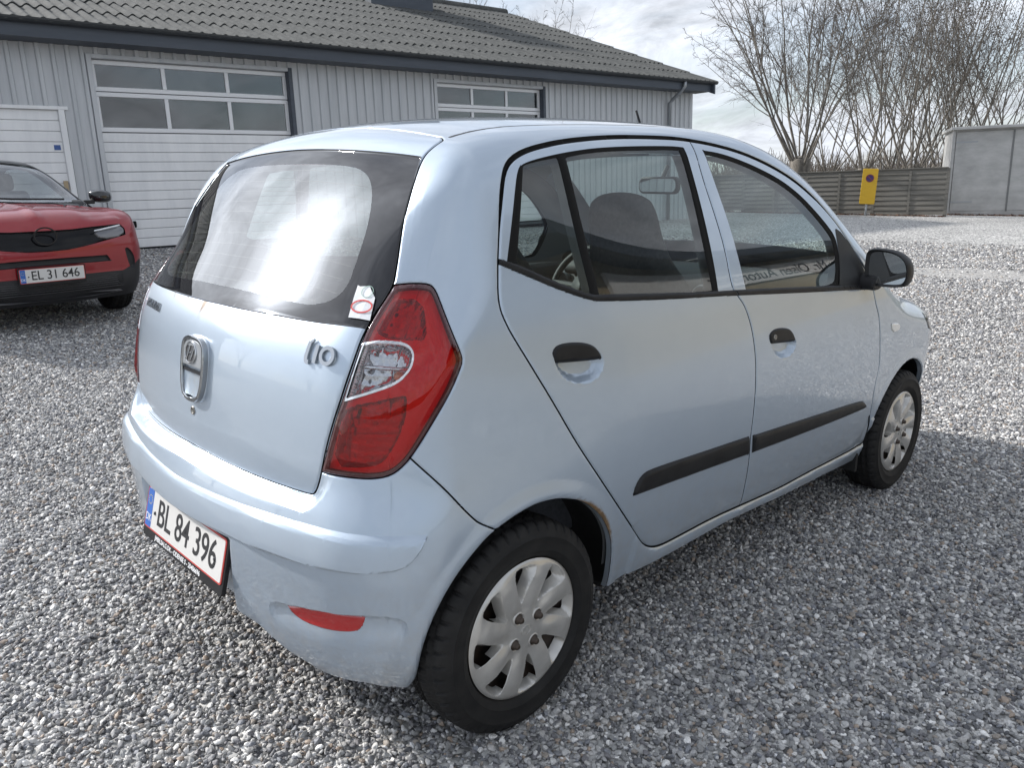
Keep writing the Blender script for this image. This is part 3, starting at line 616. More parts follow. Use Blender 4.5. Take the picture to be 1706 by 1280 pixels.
v_pl=np.where(vR&(np.abs(V0[:,0])>.3),f_plate(V0),.05); dn-=np.where((v_pl<0)&(V0[:,0]<-.3),.030*sst(0,.014,-v_pl),0)
# wheel-arch lips and sill
v_ar=np.minimum(vf(f_archr,vS),vf(f_archf,vS)); dn+=np.where(vS&(v_ar<.05)&(v_ar>-.01),.0045*sst(.05,.028,v_ar) if False else .0045*(1-sst(.012,.05,v_ar)),0); dn-=np.where(vS,.004*(1-sst(0,.006,v_ar)),0)
v_d=vf(f_door,vS); sill=vS&(v_d>0)&(V0[:,2]<.40)&(V0[:,0]>.45)&(V0[:,0]<2.15); dn+=np.where(sill,.0055*sst(.002,.014,v_d),0)
dn-=np.where(vS&(v_d<0)&(V0[:,2]<.42),.004*(1-sst(0,.03,-v_d)),0)
for fh,fh2,dep in ((f_hrs,f_hrf,.024),(f_hfs,f_hff,.022)):
    v=vf(fh,vS); dn-=np.where(v<0,dep*np.sin(np.pi/2*np.clip(-v/.026,0,1))**1.0,0)
PD=V0+N0*dn[:,None]+np.array([1.,0,0])*dx[:,None]
def lab_mesh(names): return SK.T[np.isin(lab,names)]
def offs(extra): return PD+N0*(extra if np.isscalar(extra) else extra[:,None])
# wear: rust round the rear arch, brown runs under the rear window
v_a=vf(f_archr,vS); ang=np.degrees(np.arctan2(V0[:,2]-.30,V0[:,0]-.045))
wear=np.where(vS,np.exp(-np.maximum(v_a,0)/.011)*np.exp(-((ang-44)/24.)**2)*1.05,0)*(V0[:,0]<.6)
CAR=empty('hatchback_car'); CAR.matrix_world=G4
tag(CAR,'pale blue five-door hatchback with black side mouldings, rusty rear wheel arch','car')
sides=(('R',-1),('L',1))
body=emit('body_shell',PD,lab_mesh(['body']),M_paint,CAR,'C',attr=wear)
emit('roof',PD,lab_mesh(['roof']),M_paint,CAR,'C',attr=wear*0); emit('bonnet',PD,lab_mesh(['hood']),M_paint,CAR,'C',attr=wear*0)
emit('front_bumper',PD,lab_mesh(['front_bumper']),M_paint,CAR,'C',attr=wear*0)
emit('windscreen',offs(-.003),lab_mesh(['windscreen']),M_wglass,CAR,'C')
# brown runs below the rear window, left half
_st=np.zeros(len(V0))
for px_,ln,wd__,am in (((292,489),.12,.010,.62),((313,495),.10,.010,.58),((366,510),.16,.020,.70)):
    q=hit([px_])[0]; yv=abs(q[1]) if q[1]<0 else .02; dz=q[2]-V0[:,2]; _st=np.maximum(_st,np.where((dz>-.012)&(dz<ln),am*np.exp(-((V0[:,1]-yv)/wd__)**2)*np.exp(-np.maximum(dz,0)/(ln*.33)),0))
tg=emit('tailgate',PD,lab_mesh(['tailgate']),M_paint,CAR,'C',attr=_st*(V0[:,0]<-.3),asd='L')
bump=emit('rear_bumper',PD,lab_mesh(['bumper']),M_paint,CAR,'C',attr=wear*0)
v_rg=vf(f_rgl,vR); dgl=-.004*sst(0,.005,-v_rg)
rwin=emit('rear_window',offs(dgl),lab_mesh(['rear_glass']),M_rglass,tg,'C')
emit('window_border',offs(dgl),lab_mesh(['rear_frit']),M_frit,rwin,'C')
emit('shut_line_seal',PD,lab_mesh(['seal']),M_rubber,CAR,'C')
for sd,sg in sides:
    emit('roof_moulding',offs(.0),lab_mesh(['ditch']),M_black,CAR,sd)
    doors={}
    for nm,key in (('rear_door','r'),('front_door','f')):
        D=emit(nm,PD,lab_mesh([nm]),M_paint,CAR,sd,attr=wear*0); doors[key]=D
    v_fr=np.minimum(vf(f_rwin,vS),vf(f_fwin,vS)); dfr=-.002*sst(0,.004,-v_fr)
    v_gl=np.minimum(np.minimum(vf(f_rg1,vS),vf(f_rg2,vS)),vf(f_fg,vS)); dgg=-.005*np.ones(len(V0)); dfr2=dfr-.003*sst(.006,0,v_gl) if False else dfr-.003*(1-sst(0,.006,v_gl))
    emit('window_frame',offs(dfr2),lab_mesh(['r_frame']),M_rubber,doors['r'],sd); emit('window_frame',offs(dfr2),lab_mesh(['f_frame']),M_rubber,doors['f'],sd)
    emit('mirror_base',offs(.001),lab_mesh(['sail']),M_black,doors['f'],sd)
    emit('quarter_window',offs(dgg),lab_mesh(['q_glass']),M_glass,doors['r'],sd); emit('door_window',offs(dgg),lab_mesh(['r_glass']),M_glass,doors['r'],sd); emit('door_window',offs(dgg),lab_mesh(['f_glass']),M_glass,doors['f'],sd)
    v_be=vf(f_belt,vS); dbe=.004*np.sqrt(np.clip(-v_be/.006,0,1))
    emit('belt_moulding',offs(dbe),lab_mesh(['belt_r']),M_black,doors['r'],sd); emit('belt_moulding',offs(dbe),lab_mesh(['belt_f']),M_black,doors['f'],sd)
    v_m=np.minimum(vf(f_mr,vS),vf(f_mf,vS)); dmm=.011*np.sqrt(np.clip(-v_m/.011,0,1))-.001
    emit('side_moulding',offs(dmm),lab_mesh(['mould_r']),M_black,doors['r'],sd); emit('side_moulding',offs(dmm),lab_mesh(['mould_f']),M_black,doors['f'],sd)
    for key,fh in (('r',f_hrf),('f',f_hff)):
        vh=vf(fh,vS); tri=SK.T[(fe(fh,isS)<0)&isS]; top=V0+N0*(-.006+.011*np.sqrt(np.clip(-vh/.008,0,1)))[:,None]
        H=emit('door_handle',top,tri,M_black,doors[key],sd); md=H.modifiers.new('solid','SOLIDIFY'); md.thickness=.007; md.offset=-1
    emit('side_indicator',offs(.005*np.sqrt(np.clip(-vf(f_mk,vS)/.004,0,1))),lab_mesh(['marker']),mat('clear_indicator_lens',(.75,.74,.70),.1,coat=1),CAR,sd)
# ---------------------------------------------------------------- hatchback: lamps, plate, badges
def lens_mat(name,col,boost=1.0,dens=.9):
    m=bpy.data.materials.new(name); m.use_nodes=True; nt=m.node_tree; nt.nodes.clear(); N=nt.nodes.new; L=nt.links.new
    o=N('ShaderNodeOutputMaterial'); t=N('ShaderNodeBsdfTransparent'); t.inputs[0].default_value=(*col,1)
    g=N('ShaderNodeBsdfGlossy'); g.inputs['Roughness'].default_value=.015; fo=pane_fresnel(nt,1.52,1.3)
    d=N('ShaderNodeBsdfDiffuse'); d.inputs[0].default_value=(col[0]*.6,col[1]*.5,col[2]*.5,1); m0=N('ShaderNodeMixShader'); m0.inputs[0].default_value=1-dens; L(t.outputs[0],m0.inputs[1]); L(d.outputs[0],m0.inputs[2])
    mx=N('ShaderNodeMixShader'); L(fo,mx.inputs[0]); L(m0.outputs[0],mx.inputs[1]); L(g.outputs[0],mx.inputs[2]); L(mx.outputs[0],o.inputs[0]); MATS[name]=m; return m
M_red=lens_mat('red_lamp_lens',(.74,.010,.010),dens=.92); M_clear=lens_mat('clear_lamp_lens',(.93,.95,.96),dens=.97)
M_lred=mat('red_plastic',(.42,.012,.012),.12,coat=1.0,coat_rough=.02)
M_refl=mat('lamp_reflector',(.50,.50,.52),.10,.95); M_lampin=mat('lamp_white_housing',(.75,.75,.75),.45)
M_lampborder=mat('dark_red_lamp_border',(.055,.006,.008),.08,coat=1.0)
def facet(m,scale,st):
    nt,N,L,b=nodes(m); tc=N.new('ShaderNodeTexCoord'); v=N.new('ShaderNodeTexVoronoi'); v.inputs['Scale'].default_value=scale; v.inputs['Randomness'].default_value=.35; L.new(tc.outputs['Object'],v.inputs['Vector'])
    bp=N.new('ShaderNodeBump'); bp.inputs['Strength'].default_value=st; bp.inputs['Distance'].default_value=.006; L.new(v.outputs['Distance'],bp.inputs['Height']); L.new(bp.outputs[0],b.inputs['Normal'])
facet(M_refl,52,.7)
v_lu,v_ll,v_lc=vf(f_lu,vR),vf(f_ll,vR),vf(f_lc,vR); sz=SZ(V0)
fac=.016*np.clip(((sz[:,0]-.18)/.16)%1.0,0,1)+.0045*np.abs(np.sin(sz[:,0]*95))*np.abs(np.sin(sz[:,1]*80))
dh=-.012-.022*sst(0,.008,-v_lu)-.026*sst(0,.008,-v_ll)-.018*sst(.002,-.004,v_lc) if False else -.012-.022*sst(0,.008,-v_lu)-.026*sst(0,.008,-v_ll)-.020*sst(-.002,.005,-v_lc)
dh+=np.where((v_lu<-.006)|(v_ll<-.006)|(v_lc<-.006),.016*np.clip((sz[:,0]-.16)/.30,0,1),0)
for sd,sg in sides:
    bulge=.0025*sst(.0,.006,-v_lamp)+.011*sst(.0,.055,-v_lamp)
    LR=emit('tail_lamp',offs(bulge),lab_mesh(['lamp_red']),M_red,CAR,sd)
    emit('lamp_border',offs(bulge),lab_mesh(['lamp_border']),M_lampborder,LR,sd)
    rim=np.where((v_lc<0)&(v_lc>-.0057),.003,.0012)
    tc_=SK.T[lab=='lamp_clear']; cl=fe(f_lc,rear)[lab=='lamp_clear']
    emit('reversing_lens',offs(bulge),tc_[cl<-.0055],M_clear,LR,sd); emit('lens_rim',offs(rim+bulge-.001),tc_[cl>=-.0055],M_chrome,LR,sd)
    tin=lab_mesh(['lamp_red','lamp_clear']); cin=V0[tin].mean(1); inn=(f_lu(cin)<-.001)|(f_ll(cin)<-.001)|(f_lc(cin)<-.001)
    emit('lamp_housing',V0+N0*dh[:,None],tin[~inn],M_lampin,LR,sd); emit('lamp_reflector',V0+N0*dh[:,None],tin[inn],M_refl,LR,sd)
    def strip(px,depth,r,nm,m,par):
        Q=hit(px); N_=HB.grad(Q); N_/=np.linalg.norm(N_,axis=1)[:,None]; P=(Q-N_*depth)*[1,sg,1]; mb=MB(); mb.tube(P,r,6); return mb.build(nm,m,par,smooth=True)
    strip([(600,611),(625,612.5),(655,615),(681,616.5)],.004,.0045,'lens_divider',M_refl,LR); strip([(571,722),(600,722.5),(640,723),(664,722.5)],.001,.0018,'lens_divider',M_red,LR)
    Q=hit([(664,628)]); n_=HB.grad(Q)[0]; n_/=np.linalg.norm(n_); mb=MB(); mb.lathe([(0,.012),(.006,.0105),(.0105,.006),(.012,0),(.010,-.008),(.008,-.02)],16); o=mb.build('bulb',mat('amber_bulb',(.45,.16,.07),.15,coat=.5),LR,smooth=True); P_=(Q[0]-n_*.022)*[1,sg,1]; o.matrix_local=Matrix.Translation(P_)@Vector(n_*[1,sg,1]).to_track_quat('Z','Y').to_matrix().to_4x4()
    emit('rear_reflector',offs(.003*sst(-.002,.004,-v_rf)-.001),lab_mesh(['reflector']),M_lred,bump,sd)
    HL=emit('headlamp',offs(.002),lab_mesh(['headlamp']),M_clear,CAR,sd); emit('headlamp_housing',offs(-.03),lab_mesh(['headlamp']),M_refl,HL,sd)
def on_skin(px,lift=0.0,dxx=0.0):
    Q=hit([px]); n=HB.grad(Q)[0]; n/=np.linalg.norm(n); P=Q[0]*[1,-1,1]; n=n*[1,-1,1]; return P+n*lift+np.array([dxx,0,0]),n
def skin_frame(px,lift=0.0):
    P,n=on_skin(px,lift); y=np.array([0,0,1.])-n*n[2]; x=np.cross(y,n); return frame(P,x,y)
def ribbon(poly,w,z0,z1,closed=True):
    """outline stroked to a flat bar of width w between heights z0..z1, local xy"""
    mb=MB(); P=np.array(poly,float); m=len(P); L=[];R_=[]
    for i in range(m):
        a=P[(i-1)%m] if closed or i>0 else P[i]; b=P[(i+1)%m] if closed or i<m-1 else P[i]; t=(b-a)/max(np.linalg.norm(b-a),1e-9); n=np.array([-t[1],t[0]])
        L.append(P[i]+n*w/2); R_.append(P[i]-n*w/2)
    V=[(*p,z0) for p in L]+[(*p,z0) for p in R_]+[(*p,z1) for p in L]+[(*p,z1) for p in R_]; F=[]
    for i in range(m if closed else m-1):
        j=(i+1)%m; F+=[(2*m+i,2*m+j,3*m+j,3*m+i),(i,2*m+i,2*m+j,j),(m+i,m+j,3*m+j,3*m+i),(i,j,m+j,m+i)]
    if not closed: F+=[(0,m,3*m,2*m),(m-1,2*m-1,4*m-1,3*m-1)]
    mb.add(V,F); return mb
def ell(a,b,n=40,c=(0,0)): return [(c[0]+a*math.cos(2*math.pi*k/n),c[1]+b*math.sin(2*math.pi*k/n)) for k in range(n)]
M_badge=mat('badge_chrome',(.36,.37,.38),.10,1.0)
# opening handle with emblem on the tailgate
hp=skin_frame((327,612),.001); hand=MB()
out=np.array([1.06,.90])*chaikin([(-.052,.085),(.052,.085),(.060,.03),(.055,-.055),(.034,-.093),(-.034,-.093),(-.055,-.055),(-.060,.03)],3)
hb=MB(); hb.prism([tuple(p*1.10) for p in out],-.012,.0015,lambda u,v,h:(u,v,h)); HN=hb.build('tailgate_handle',M_paint,tg,bevel=.004); HN.matrix_local=hp
ring=ribbon(out,.011,-.004,.014); o=ring.build('handle_rim',M_badge,HN,bevel=.003)
up_=MB(); up_.prism([tuple(p*.93) for p in out if p[1]>-.004],-.004,.011,lambda u,v,h:(u,v,h)); up_.build('emblem_plate',mat('satin_silver',(.60,.62,.64),.28,.8),HN,bevel=.002)
# hand recess: a curved bowl
bw=MB(); nu,nv=14,14; Vb=[];Fb=[]
for i in range(nu+1):
    for j in range(nv+1):
        v=-.004-.070*j/nv; wd_=.053*(1-.42*max(0,(j/nv-.45)/.55)**2); u=-wd_+2*wd_*i/nu
        e=1-abs(2*i/nu-1)**4; Vb.append((u,v,.002+.004*(1-e)-.0*e+ .004*(j/nv)**4))
for i in range(nu):
    for j in range(nv): a=i*(nv+1)+j; Fb.append((a,a+1,a+nv+2,a+nv+1))
Vb=[(u,v,w+.001 - 0.0) for u,v,w in Vb]; bw.add(Vb,Fb); bw.build('hand_recess',M_paint,HN,smooth=True)
lip=MB(); lip.box((-.052,-.014,-.002),(.052,-.004,.0105)); lip.build('pull_edge',M_gloss,HN,bevel=.002)
em=skin_frame((326.5,588),.0125)
E1=ribbon(ell(.031,.0275),.0038,0,.004).build('emblem_ring',M_chrome,HN,bevel=.0012); E1.matrix_local=hp.inverted()@em
hm=MB()
def sl(pts): return [(u+.34*v,v) for u,v in pts]
hm.prism(sl([(-.0195,-.0175),(-.0125,-.0215),(-.0090,-.0040),(.0045,-.0015),(.0010,-.0215),(.0125,-.0215)][:4]+[(.0040,.0030),(-.0085,.0020),(-.0080,.0205),(-.0150,.0180),(-.0160,.0)]),0,.004,lambda u,v,h:(u,v,h))
hm.prism(sl([(.0060,-.0205),(.0135,-.0180),(.0155,.0),(.0190,.0175),(.0125,.0215),(.0075,.0)]),0,.004,lambda u,v,h:(u,v,h))
o=hm.build('emblem_letter',M_chrome,HN,bevel=.0012); o.matrix_local=hp.inverted()@em
bk=MB(); bk.prism(ell(.030,.0265),-.001,.0012,lambda u,v,h:(u,v,h)); o=bk.build('emblem_back',mat('emblem_dark',(.05,.05,.055),.6),HN); o.matrix_local=hp.inverted()@em
kh=MB(); kh.lathe([(0,.001),(.0075,.001),(.009,.003),(.0105,.003),(.0115,0)],20); o=kh.build('key_lock',mat('worn_steel',(.25,.24,.22),.35,.9),tg,smooth=True); o.matrix_local=skin_frame((322,684),.0)
# model badge: slanted i, a one and an o
bd=skin_frame((538,591),.0012)@Matrix.Scale(.86,4)
i_=ribbon(chaikin([(-.046,.028),(-.050,.010),(-.053,-.016),(-.048,-.026),(-.040,-.025)],2,False),.0115,0,.006,False); B1=i_.build('badge_letter',M_badge,tg); B1.matrix_local=bd
t_=MB(); t_.prism([(-.052,.020),(-.046,.030),(-.036,.036),(-.034,.032),(-.040,.024),(-.043,.016)],0,.005,lambda u,v,h:(u,v,h)); o=t_.build('badge_letter',M_badge,tg); o.matrix_local=bd
o=ribbon([(-.017,.022),(-.021,-.026)],.0115,0,.006,False).build('badge_letter',M_badge,tg); o.matrix_local=bd
o=ribbon(ell(.0215,.0205,36,(.021,-.002)),.0105,0,.006).build('badge_letter',M_badge,tg); o.matrix_local=bd
T1=text_obj('maker_badge','HYUNDAI',.034,.0018,M_badge,tg,skin_frame((257,508),.002),1.05,'CENTER',.0006)
kl=MB(); kl.lathe([(0,.0),(.004,.0),(.005,.0022),(.0085,.0025),(.0095,0)],18); KL=kl.build('door_lock',MATS['worn_steel'],CAR,smooth=True); KL.matrix_local=skin_frame((1289,562),.0052)
# torn paper tag stuck on the rear window
def skin_patch(name,px,lift,m,parent,n=1,keep=None):
    Q=hit(chaikin(np.array(px,float),n,True,keep or range(len(px)))); N_=HB.grad(Q); N_/=np.linalg.norm(N_,axis=1)[:,None]; c=Q.mean(0); 
    P=(Q+N_*lift)*[1,-1,1]; c=P.mean(0); 
    Pi=(Q-N_*.0006+N_*lift)*[1,-1,1]; k=len(P)
    return mesh_obj(name,np.r_[P,Pi],[tuple(range(k)),tuple(range(2*k-1,k-1,-1))]+[(i,(i+1)%k,k+(i+1)%k,k+i) for i in range(k)],m,parent,False)
M_paper=mat('torn_white_paper',(.68,.70,.72),.7); noise_color(M_paper,(.60,.63,.66),(.76,.77,.78),40)
stk=skin_patch('paper_tag',[(596.7,475.5),(600,477.5),(616.4,477),(619,484),(625,496.6),(616.4,534.5),(598,531),(580.7,529),(589.7,496.6)],.0010,M_paper,rwin)
sf=skin_frame((603,511),.0014)
o=ribbon(ell(.025,.0145,32),.0035,0,.0006).build('printed_ring',mat('red_print',(.55,.05,.05),.6),stk); o.matrix_local=sf
o=ribbon(ell(.014,.014,24,(.004,.036)),.0013,0,.0006).build('printed_circle',mat('green_print',(.28,.42,.36),.6),stk); o.matrix_local=sf
# heater wires in the rear window
hw_=MB()
for k in range(11):
    yy=.02+.0*k; v=frit_poly[:,1].min()+.035+k*(frit_poly[:,1].max()-frit_poly[:,1].min()-.06)/10
    sel=[(y,v) for y in np.linspace(-.52,.52,41)]
    # find skin points with that x+z on each y
    pts=[]
    for y,_ in sel:
        zz=np.linspace(.98,1.5,200); xx=HB.B(np.full(200,abs(y)),zz); j=np.argmin(np.abs(xx+zz-v)); q=np.array([[xx[j],abs(y),zz[j]]])
        if sdf_poly(YV(q),frit_poly)[0]<-.004:
            q=HB.project(q,4); n=HB.grad(q)[0]; n/=np.linalg.norm(n); p=q[0]-n*.0075; pts.append((p[0],y,p[2]))
    if len(pts)>2: hw_.tube(pts,.0006,4)
hw_.build('heater_wires',mat('heater_wire',(.10,.07,.05),.6),rwin)
# number plate in its dealer frame
plq=np.array([-.527,0,.450]); tl=math.radians(13.6); PX=np.array([0,-1.,0]); PY=np.array([math.sin(tl),0,math.cos(tl)]); PF=frame(plq,PX,PY)
M_pw=mat('plate_white',(.60,.59,.57),.4); M_pr=mat('plate_red',(.50,.06,.05),.4); M_pb=mat('plate_blue',(.03,.12,.42),.4); M_pk=mat('plate_black',(.02,.02,.022),.4); M_pl_w=mat('print_white',(.75,.76,.77),.5)
def rrect(w,h,r,n=5,c=(0,0)):
    P=[]
    for sx,sy,a0 in ((1,1,0),(-1,1,90),(-1,-1,180),(1,-1,270)):
        for k in range(n+1):
            a=math.radians(a0+90*k/n); P.append((c[0]+sx*(w/2-r)+r*math.cos(a),c[1]+sy*(h/2-r)+r*math.sin(a)))
    return P
flat=lambda u,v,h:(u,v,h)
def number_plate(parent,M,txt,holder=None,w=.504,h=.118):
    mb=MB(); mb.prism(rrect(w+.018,h+.036,.010,c=(0,-.010)),-.012,0,flat); H=mb.build('plate_holder',M_black,parent,bevel=.002); H.matrix_local=M
    mb=MB(); mb.prism(rrect(w,h,.009),0,.0022,flat); P=mb.build('number_plate',M_pr,H)
    mb=MB(); mb.prism(rrect(w-.009,h-.009,.006),.0022,.0030,flat); mb.build('plate_face',M_pw,P)
    mb=MB(); mb.prism(rrect(.040,h-.009,.004,c=(-w/2+.0255,0)),.0030,.0034,flat); mb.build('country_band',M_pb,P)
    text_obj('country_letters','DK',.030,.0002,M_pl_w,P,Matrix.Translation((-w/2+.0255,-.028,.0036)),.92)
    for k in range(12):
        a=math.radians(30*k); mb=MB(); mb.prism(ell(.0016,.0016,6,(-w/2+.0255+.0125*math.cos(a),.024+.0125*math.sin(a))),.0034,.0037,flat); mb.build('band_star',mat('star_yellow',(.75,.6,.08),.5),P)
    xs=w*.93
    groups=txt.split(' '); 
    text_obj('plate_characters',txt,.106,.0006,M_pk,P,Matrix.Translation((.022,-.001,.0034)),.90,'CENTER',.0006,.98)
    for sx in (-.185,.205):
        mb=MB(); mb.lathe([(0,.0065),(.004,.0062),(.0055,.004),(.0055,.003)],14); o=mb.build('plate_screw',M_gloss,P,smooth=True); o.location=(sx,-.006,0)
    if holder: text_obj('dealer_lettering',holder,.0185,.0002,M_pl_w,H,Matrix.Translation((-.02,-h/2-.014,.0004)),.98,'CENTER',.0004)
    return H
number_plate(CAR,PF,'BL 84 396','JMBILSALG.DK - ODENSE S - 20406696')
# ---------------------------------------------------------------- wheels
M_tyre=mat('tyre_rubber',(.005,.005,.006),.72,spec=.35); noise_color(M_tyre,(.006,.006,.0065),(.016,.0155,.015),14,7,bump=.15,bscale=180,dist=.001)
M_cover=mat('silver_wheel_cover',(.50,.49,.47),.30,.55); noise_color(M_cover,(.46,.45,.425),(.58,.57,.545),7,8,.7)
M_steel=mat('dark_steel_rim',(.030,.022,.018),.6,.3); noise_color(M_steel,(.018,.015,.014),(.055,.035,.024),16,6)
M_nut=mat('rusty_nut',(.07,.055,.045),.5,.6)
RT=.2795
def make_tyre():
    na=432; ws=.0825
    prof=[(.184,-.060),(.190,-.070),(.205,-.0765),(.2075,-.0780),(.2100,-.0775),(.225,-.080),(.238,-.0795),(.2400,-.0808),(.2425,-.0806),(.2445,-.0785),(.257,-.0745),(.266,-.069),(.2715,-.0635),(.2745,-.059),(.2765,-.054),(.2778,-.047),(.2783,-.046),(.2785,-.039),(.2786,-.038),(.279,-.026),(.279,-.025),(.2793,-.019),(.2793,-.018),(RT,-.006),(RT,0)]
    prof=prof+[(r,-h) for r,h in prof[::-1][1:]]
    m=len(prof); V=np.zeros((na,m,3))
    for k in range(na):
        a=2*math.pi*k/na; seg=k%9
        for i,(r,h) in enumerate(prof):
            j=abs(h); rr=r
            if r>.262:
                if .0175<j<.0255: rr-=.007          # circumferential grooves
                elif .0375<j<.0465: rr-=.007
                elif (seg+int(j>.0465)*3+int(j<.018)*6)%9 in (0,1) : rr-=.0065 if j>.046 else .005
                elif seg%3==0 and j<.05: rr-=.002
            V[k,i]=(rr*math.cos(a),rr*math.sin(a),h)
    I=np.arange(na*m).reshape(na,m); J=np.roll(I,-1,0)
    Fq=np.stack([I[:,:-1],I[:,1:],J[:,1:],J[:,:-1]],-1).reshape(-1,4)
    return V.reshape(-1,3),Fq
def make_cover():
    R0=.184; na=200; nr=50; rs=np.linspace(.0,R0,nr+1)
    # opening and through-hole outlines (radial, tangential)
    oc=[(.168,-.046),(.174,-.018),(.171,.028),(.156,.024),(.133,.010),(.105,-.003),(.076,-.011),(.072,-.017),(.100,-.029),(.138,-.040)]
    hc=[(.157,-.044),(.161,-.018),(.158,.008),(.140,.001),(.115,-.009),(.092,-.0165),(.086,-.020),(.105,-.030),(.136,-.0405)]
    ops=[];hol=[]
    for k in range(8):
        a=math.radians(88+45*k); c,s=math.cos(a),math.sin(a)
        for src,dst in ((oc,ops),(hc,hol)): dst.append(chaikin([(r*c+t*s,r*s-t*c) for r,t in src],2))
    th=np.linspace(0,2*np.pi,na,endpoint=False); V=[(0,0,0)]; 
    for r in rs[1:]:
        for t in th: V.append((r*math.cos(t),r*math.sin(t),0))
    T=[]
    for k in range(na): T.append((0,1+k,1+(k+1)%na))
    for i in range(nr-1):
        for k in range(na):
            a=1+i*na+k;b=1+i*na+(k+1)%na;c=a+na;d_=b+na; T+=[(a,c,d_),(a,d_,b)]
    M=TM(np.array(V),np.array(T),np.zeros(len(T)))
    def fmin(polys): return lambda P:np.min([sdf_poly(P[:,:2],q,.03) for q in polys],0)
    fo,fh=fmin(ops),fmin(hol)
    M.cut_levels(fo,[0,-.0015,.0015],[0]); M.cut_levels(fh,[0,.002],[0])
    r=np.hypot(M.V[:,0],M.V[:,1]); o=fo(M.V); h=fh(M.V)
    base=np.interp(r,[0,.03,.06,.10,.14,.168,.178,.184,.187],[.004,.004,.001,.004,.006,.004,.001,-.004,-.012])
    dep=np.where(o<0,.026*np.clip(-o,0,1)/np.maximum(-o+np.maximum(h,0),1e-6),0); dep=np.where(o<0,np.clip(dep,0,.026),0); dep=np.maximum(dep-.0,0)
    th_=np.arctan2(M.V[:,1],M.V[:,0]); sp_=np.cos(8*(th_-math.radians(119.5))); base=base+.0045*sp_*np.clip((r-.045)/.04,0,1)*np.clip((.178-r)/.03,0,1)
    M.V[:,2]=base-dep-.0015*(1-np.clip(o/.0015,0,1))*(o<.0015)*(o>=0)
    c=M.V[M.T].mean(1); keep=fh(c)>0
    return M.V,M.T[keep]
M_tv,M_tf=make_tyre(); CV,CT=make_cover()
def make_wheel(parent,Mx):
    W_=empty('wheel',parent); W_.matrix_local=Mx
    t=mesh_obj('tyre',M_tv,M_tf,M_tyre,W_,True); t.data.set_sharp_from_angle(angle=math.radians(38))
    t.data.attributes.get('sharp_face')
    rimb=MB(); rimb.lathe([(.0,.028),(.05,.030),(.10,.020),(.150,.028),(.165,.040),(.176,.052),(.186,.066),(.184,-.060),(.17,-.05),(.16,0),(.0,0)],48); rimb.build('steel_rim',M_steel,W_,smooth=True,auto=40)
    u,inv=np.unique(CT,return_inverse=True); v=CV[u]+[0,0,.0715]; tt=inv.reshape(CT.shape); n=area_normals(v,tt)
    c=mesh_obj('wheel_cover',v,np.ascontiguousarray(tt),M_cover,W_,True); c.data.set_sharp_from_angle(angle=math.radians(32))
    e=ribbon(ell(.0165,.0115,28),.0028,.0750,.0785).build('cover_emblem',M_cover,c)
    e2=MB(); e2.prism(sl([(-.008,-.008),(-.004,-.008),(-.001,.0),(-.004,.008),(-.008,.007),(-.005,0)]),.0755,.0770,flat); e2.prism(sl([(.008,.008),(.004,.008),(.001,.0),(.004,-.008),(.008,-.007),(.005,0)]),.0755,.0770,flat); e2.build('cover_emblem_letter',M_cover,c)
    for k in range(4):
        a=math.radians(34+90*k); m=MB(); m.lathe([(0,.090),(.006,.0895),(.0085,.086),(.0095,.078),(.0135,.076),(.0135,.068)],6 if False else 14); o=m.build('wheel_nut',M_nut,W_,smooth=True); o.location=(.048*math.cos(a),.048*math.sin(a),0)
        m=MB(); m.lathe([(.0135,.0735),(.0155,.0775),(.018,.0755),(.0185,.072)],20); o=m.build('nut_ring',M_cover,W_,smooth=True); o.location=(.048*math.cos(a),.048*math.sin(a),0)
    return W_
def copy_tree(o,parent):
    c=o.copy(); COL.objects.link(c); c.parent=parent
    for ch in list(o.children): copy_tree(ch,c)
    return c
def wheel_mx(x,y,z,spin=0,steer=0):
    s=-1 if y<0 else 1
    R_=Matrix(((1,0,0),(0,0,s),(0,1*1,0))).to_4x4() if s<0 else Matrix(((-1,0,0),(0,0,1),(0,1,0))).to_4x4()
    return Matrix.Translation((x,y,z))@Matrix.Rotation(steer,4,'Z')@R_@Matrix.Rotation(spin,4,'Z')
w0=make_wheel(CAR,wheel_mx(0,-.701,.2755))
for x,y,sp in ((2.38,-.706,.5),(0,.701,.3),(2.38,.706,.9)):
    c=copy_tree(w0,CAR); c.matrix_local=wheel_mx(x,y,.2755,sp)
# wheel housings
def housing(poly,nm):
    P=poly[poly[:,1]>np.where(poly[:,0]<poly[:,0].mean(),.215,.235)]; lo=np.full(len(P),.3); hi=np.full(len(P),.85)
    for _ in range(30):
        m_=(lo+hi)/2; f_=HB.F(np.c_[P[:,0],m_,P[:,1]]); hi=np.where(f_>0,m_,hi); lo=np.where(f_>0,lo,m_)
    Y=lo-.002; c=np.array([P[:,0].mean(),.30])
    for sg in (-1,1):
        m=len(P); ex=P+ (P-c)/np.linalg.norm(P-c,axis=1)[:,None]*.014
        lip_in=np.c_[P[:,0],(Y-.016)*sg,P[:,1]]; lip_out=np.c_[P[:,0],Y*sg,P[:,1]]
        mesh_obj('arch_lip',np.r_[lip_out,lip_in],[(i,i+1,m+i+1,m+i) for i in range(m-1)],M_paint,CAR,True)
        a=np.c_[ex[:,0],(Y-.014)*sg,ex[:,1]]; b=np.c_[ex[:,0],np.full(m,.50*sg),ex[:,1]]
        cc=np.array([[c[0],.50*sg,.30]])
        mesh_obj('wheel_arch_liner',np.r_[lip_in,a,b,cc],[(i,i+1,m+i+1,m+i) for i in range(m-1)]+[(m+i,m+i+1,2*m+i+1,2*m+i) for i in range(m-1)]+[(2*m+i,2*m+i+1,3*m) for i in range(m-1)],M_under,CAR,True)
housing(arch_r,'r'); housing(arch_f,'f')
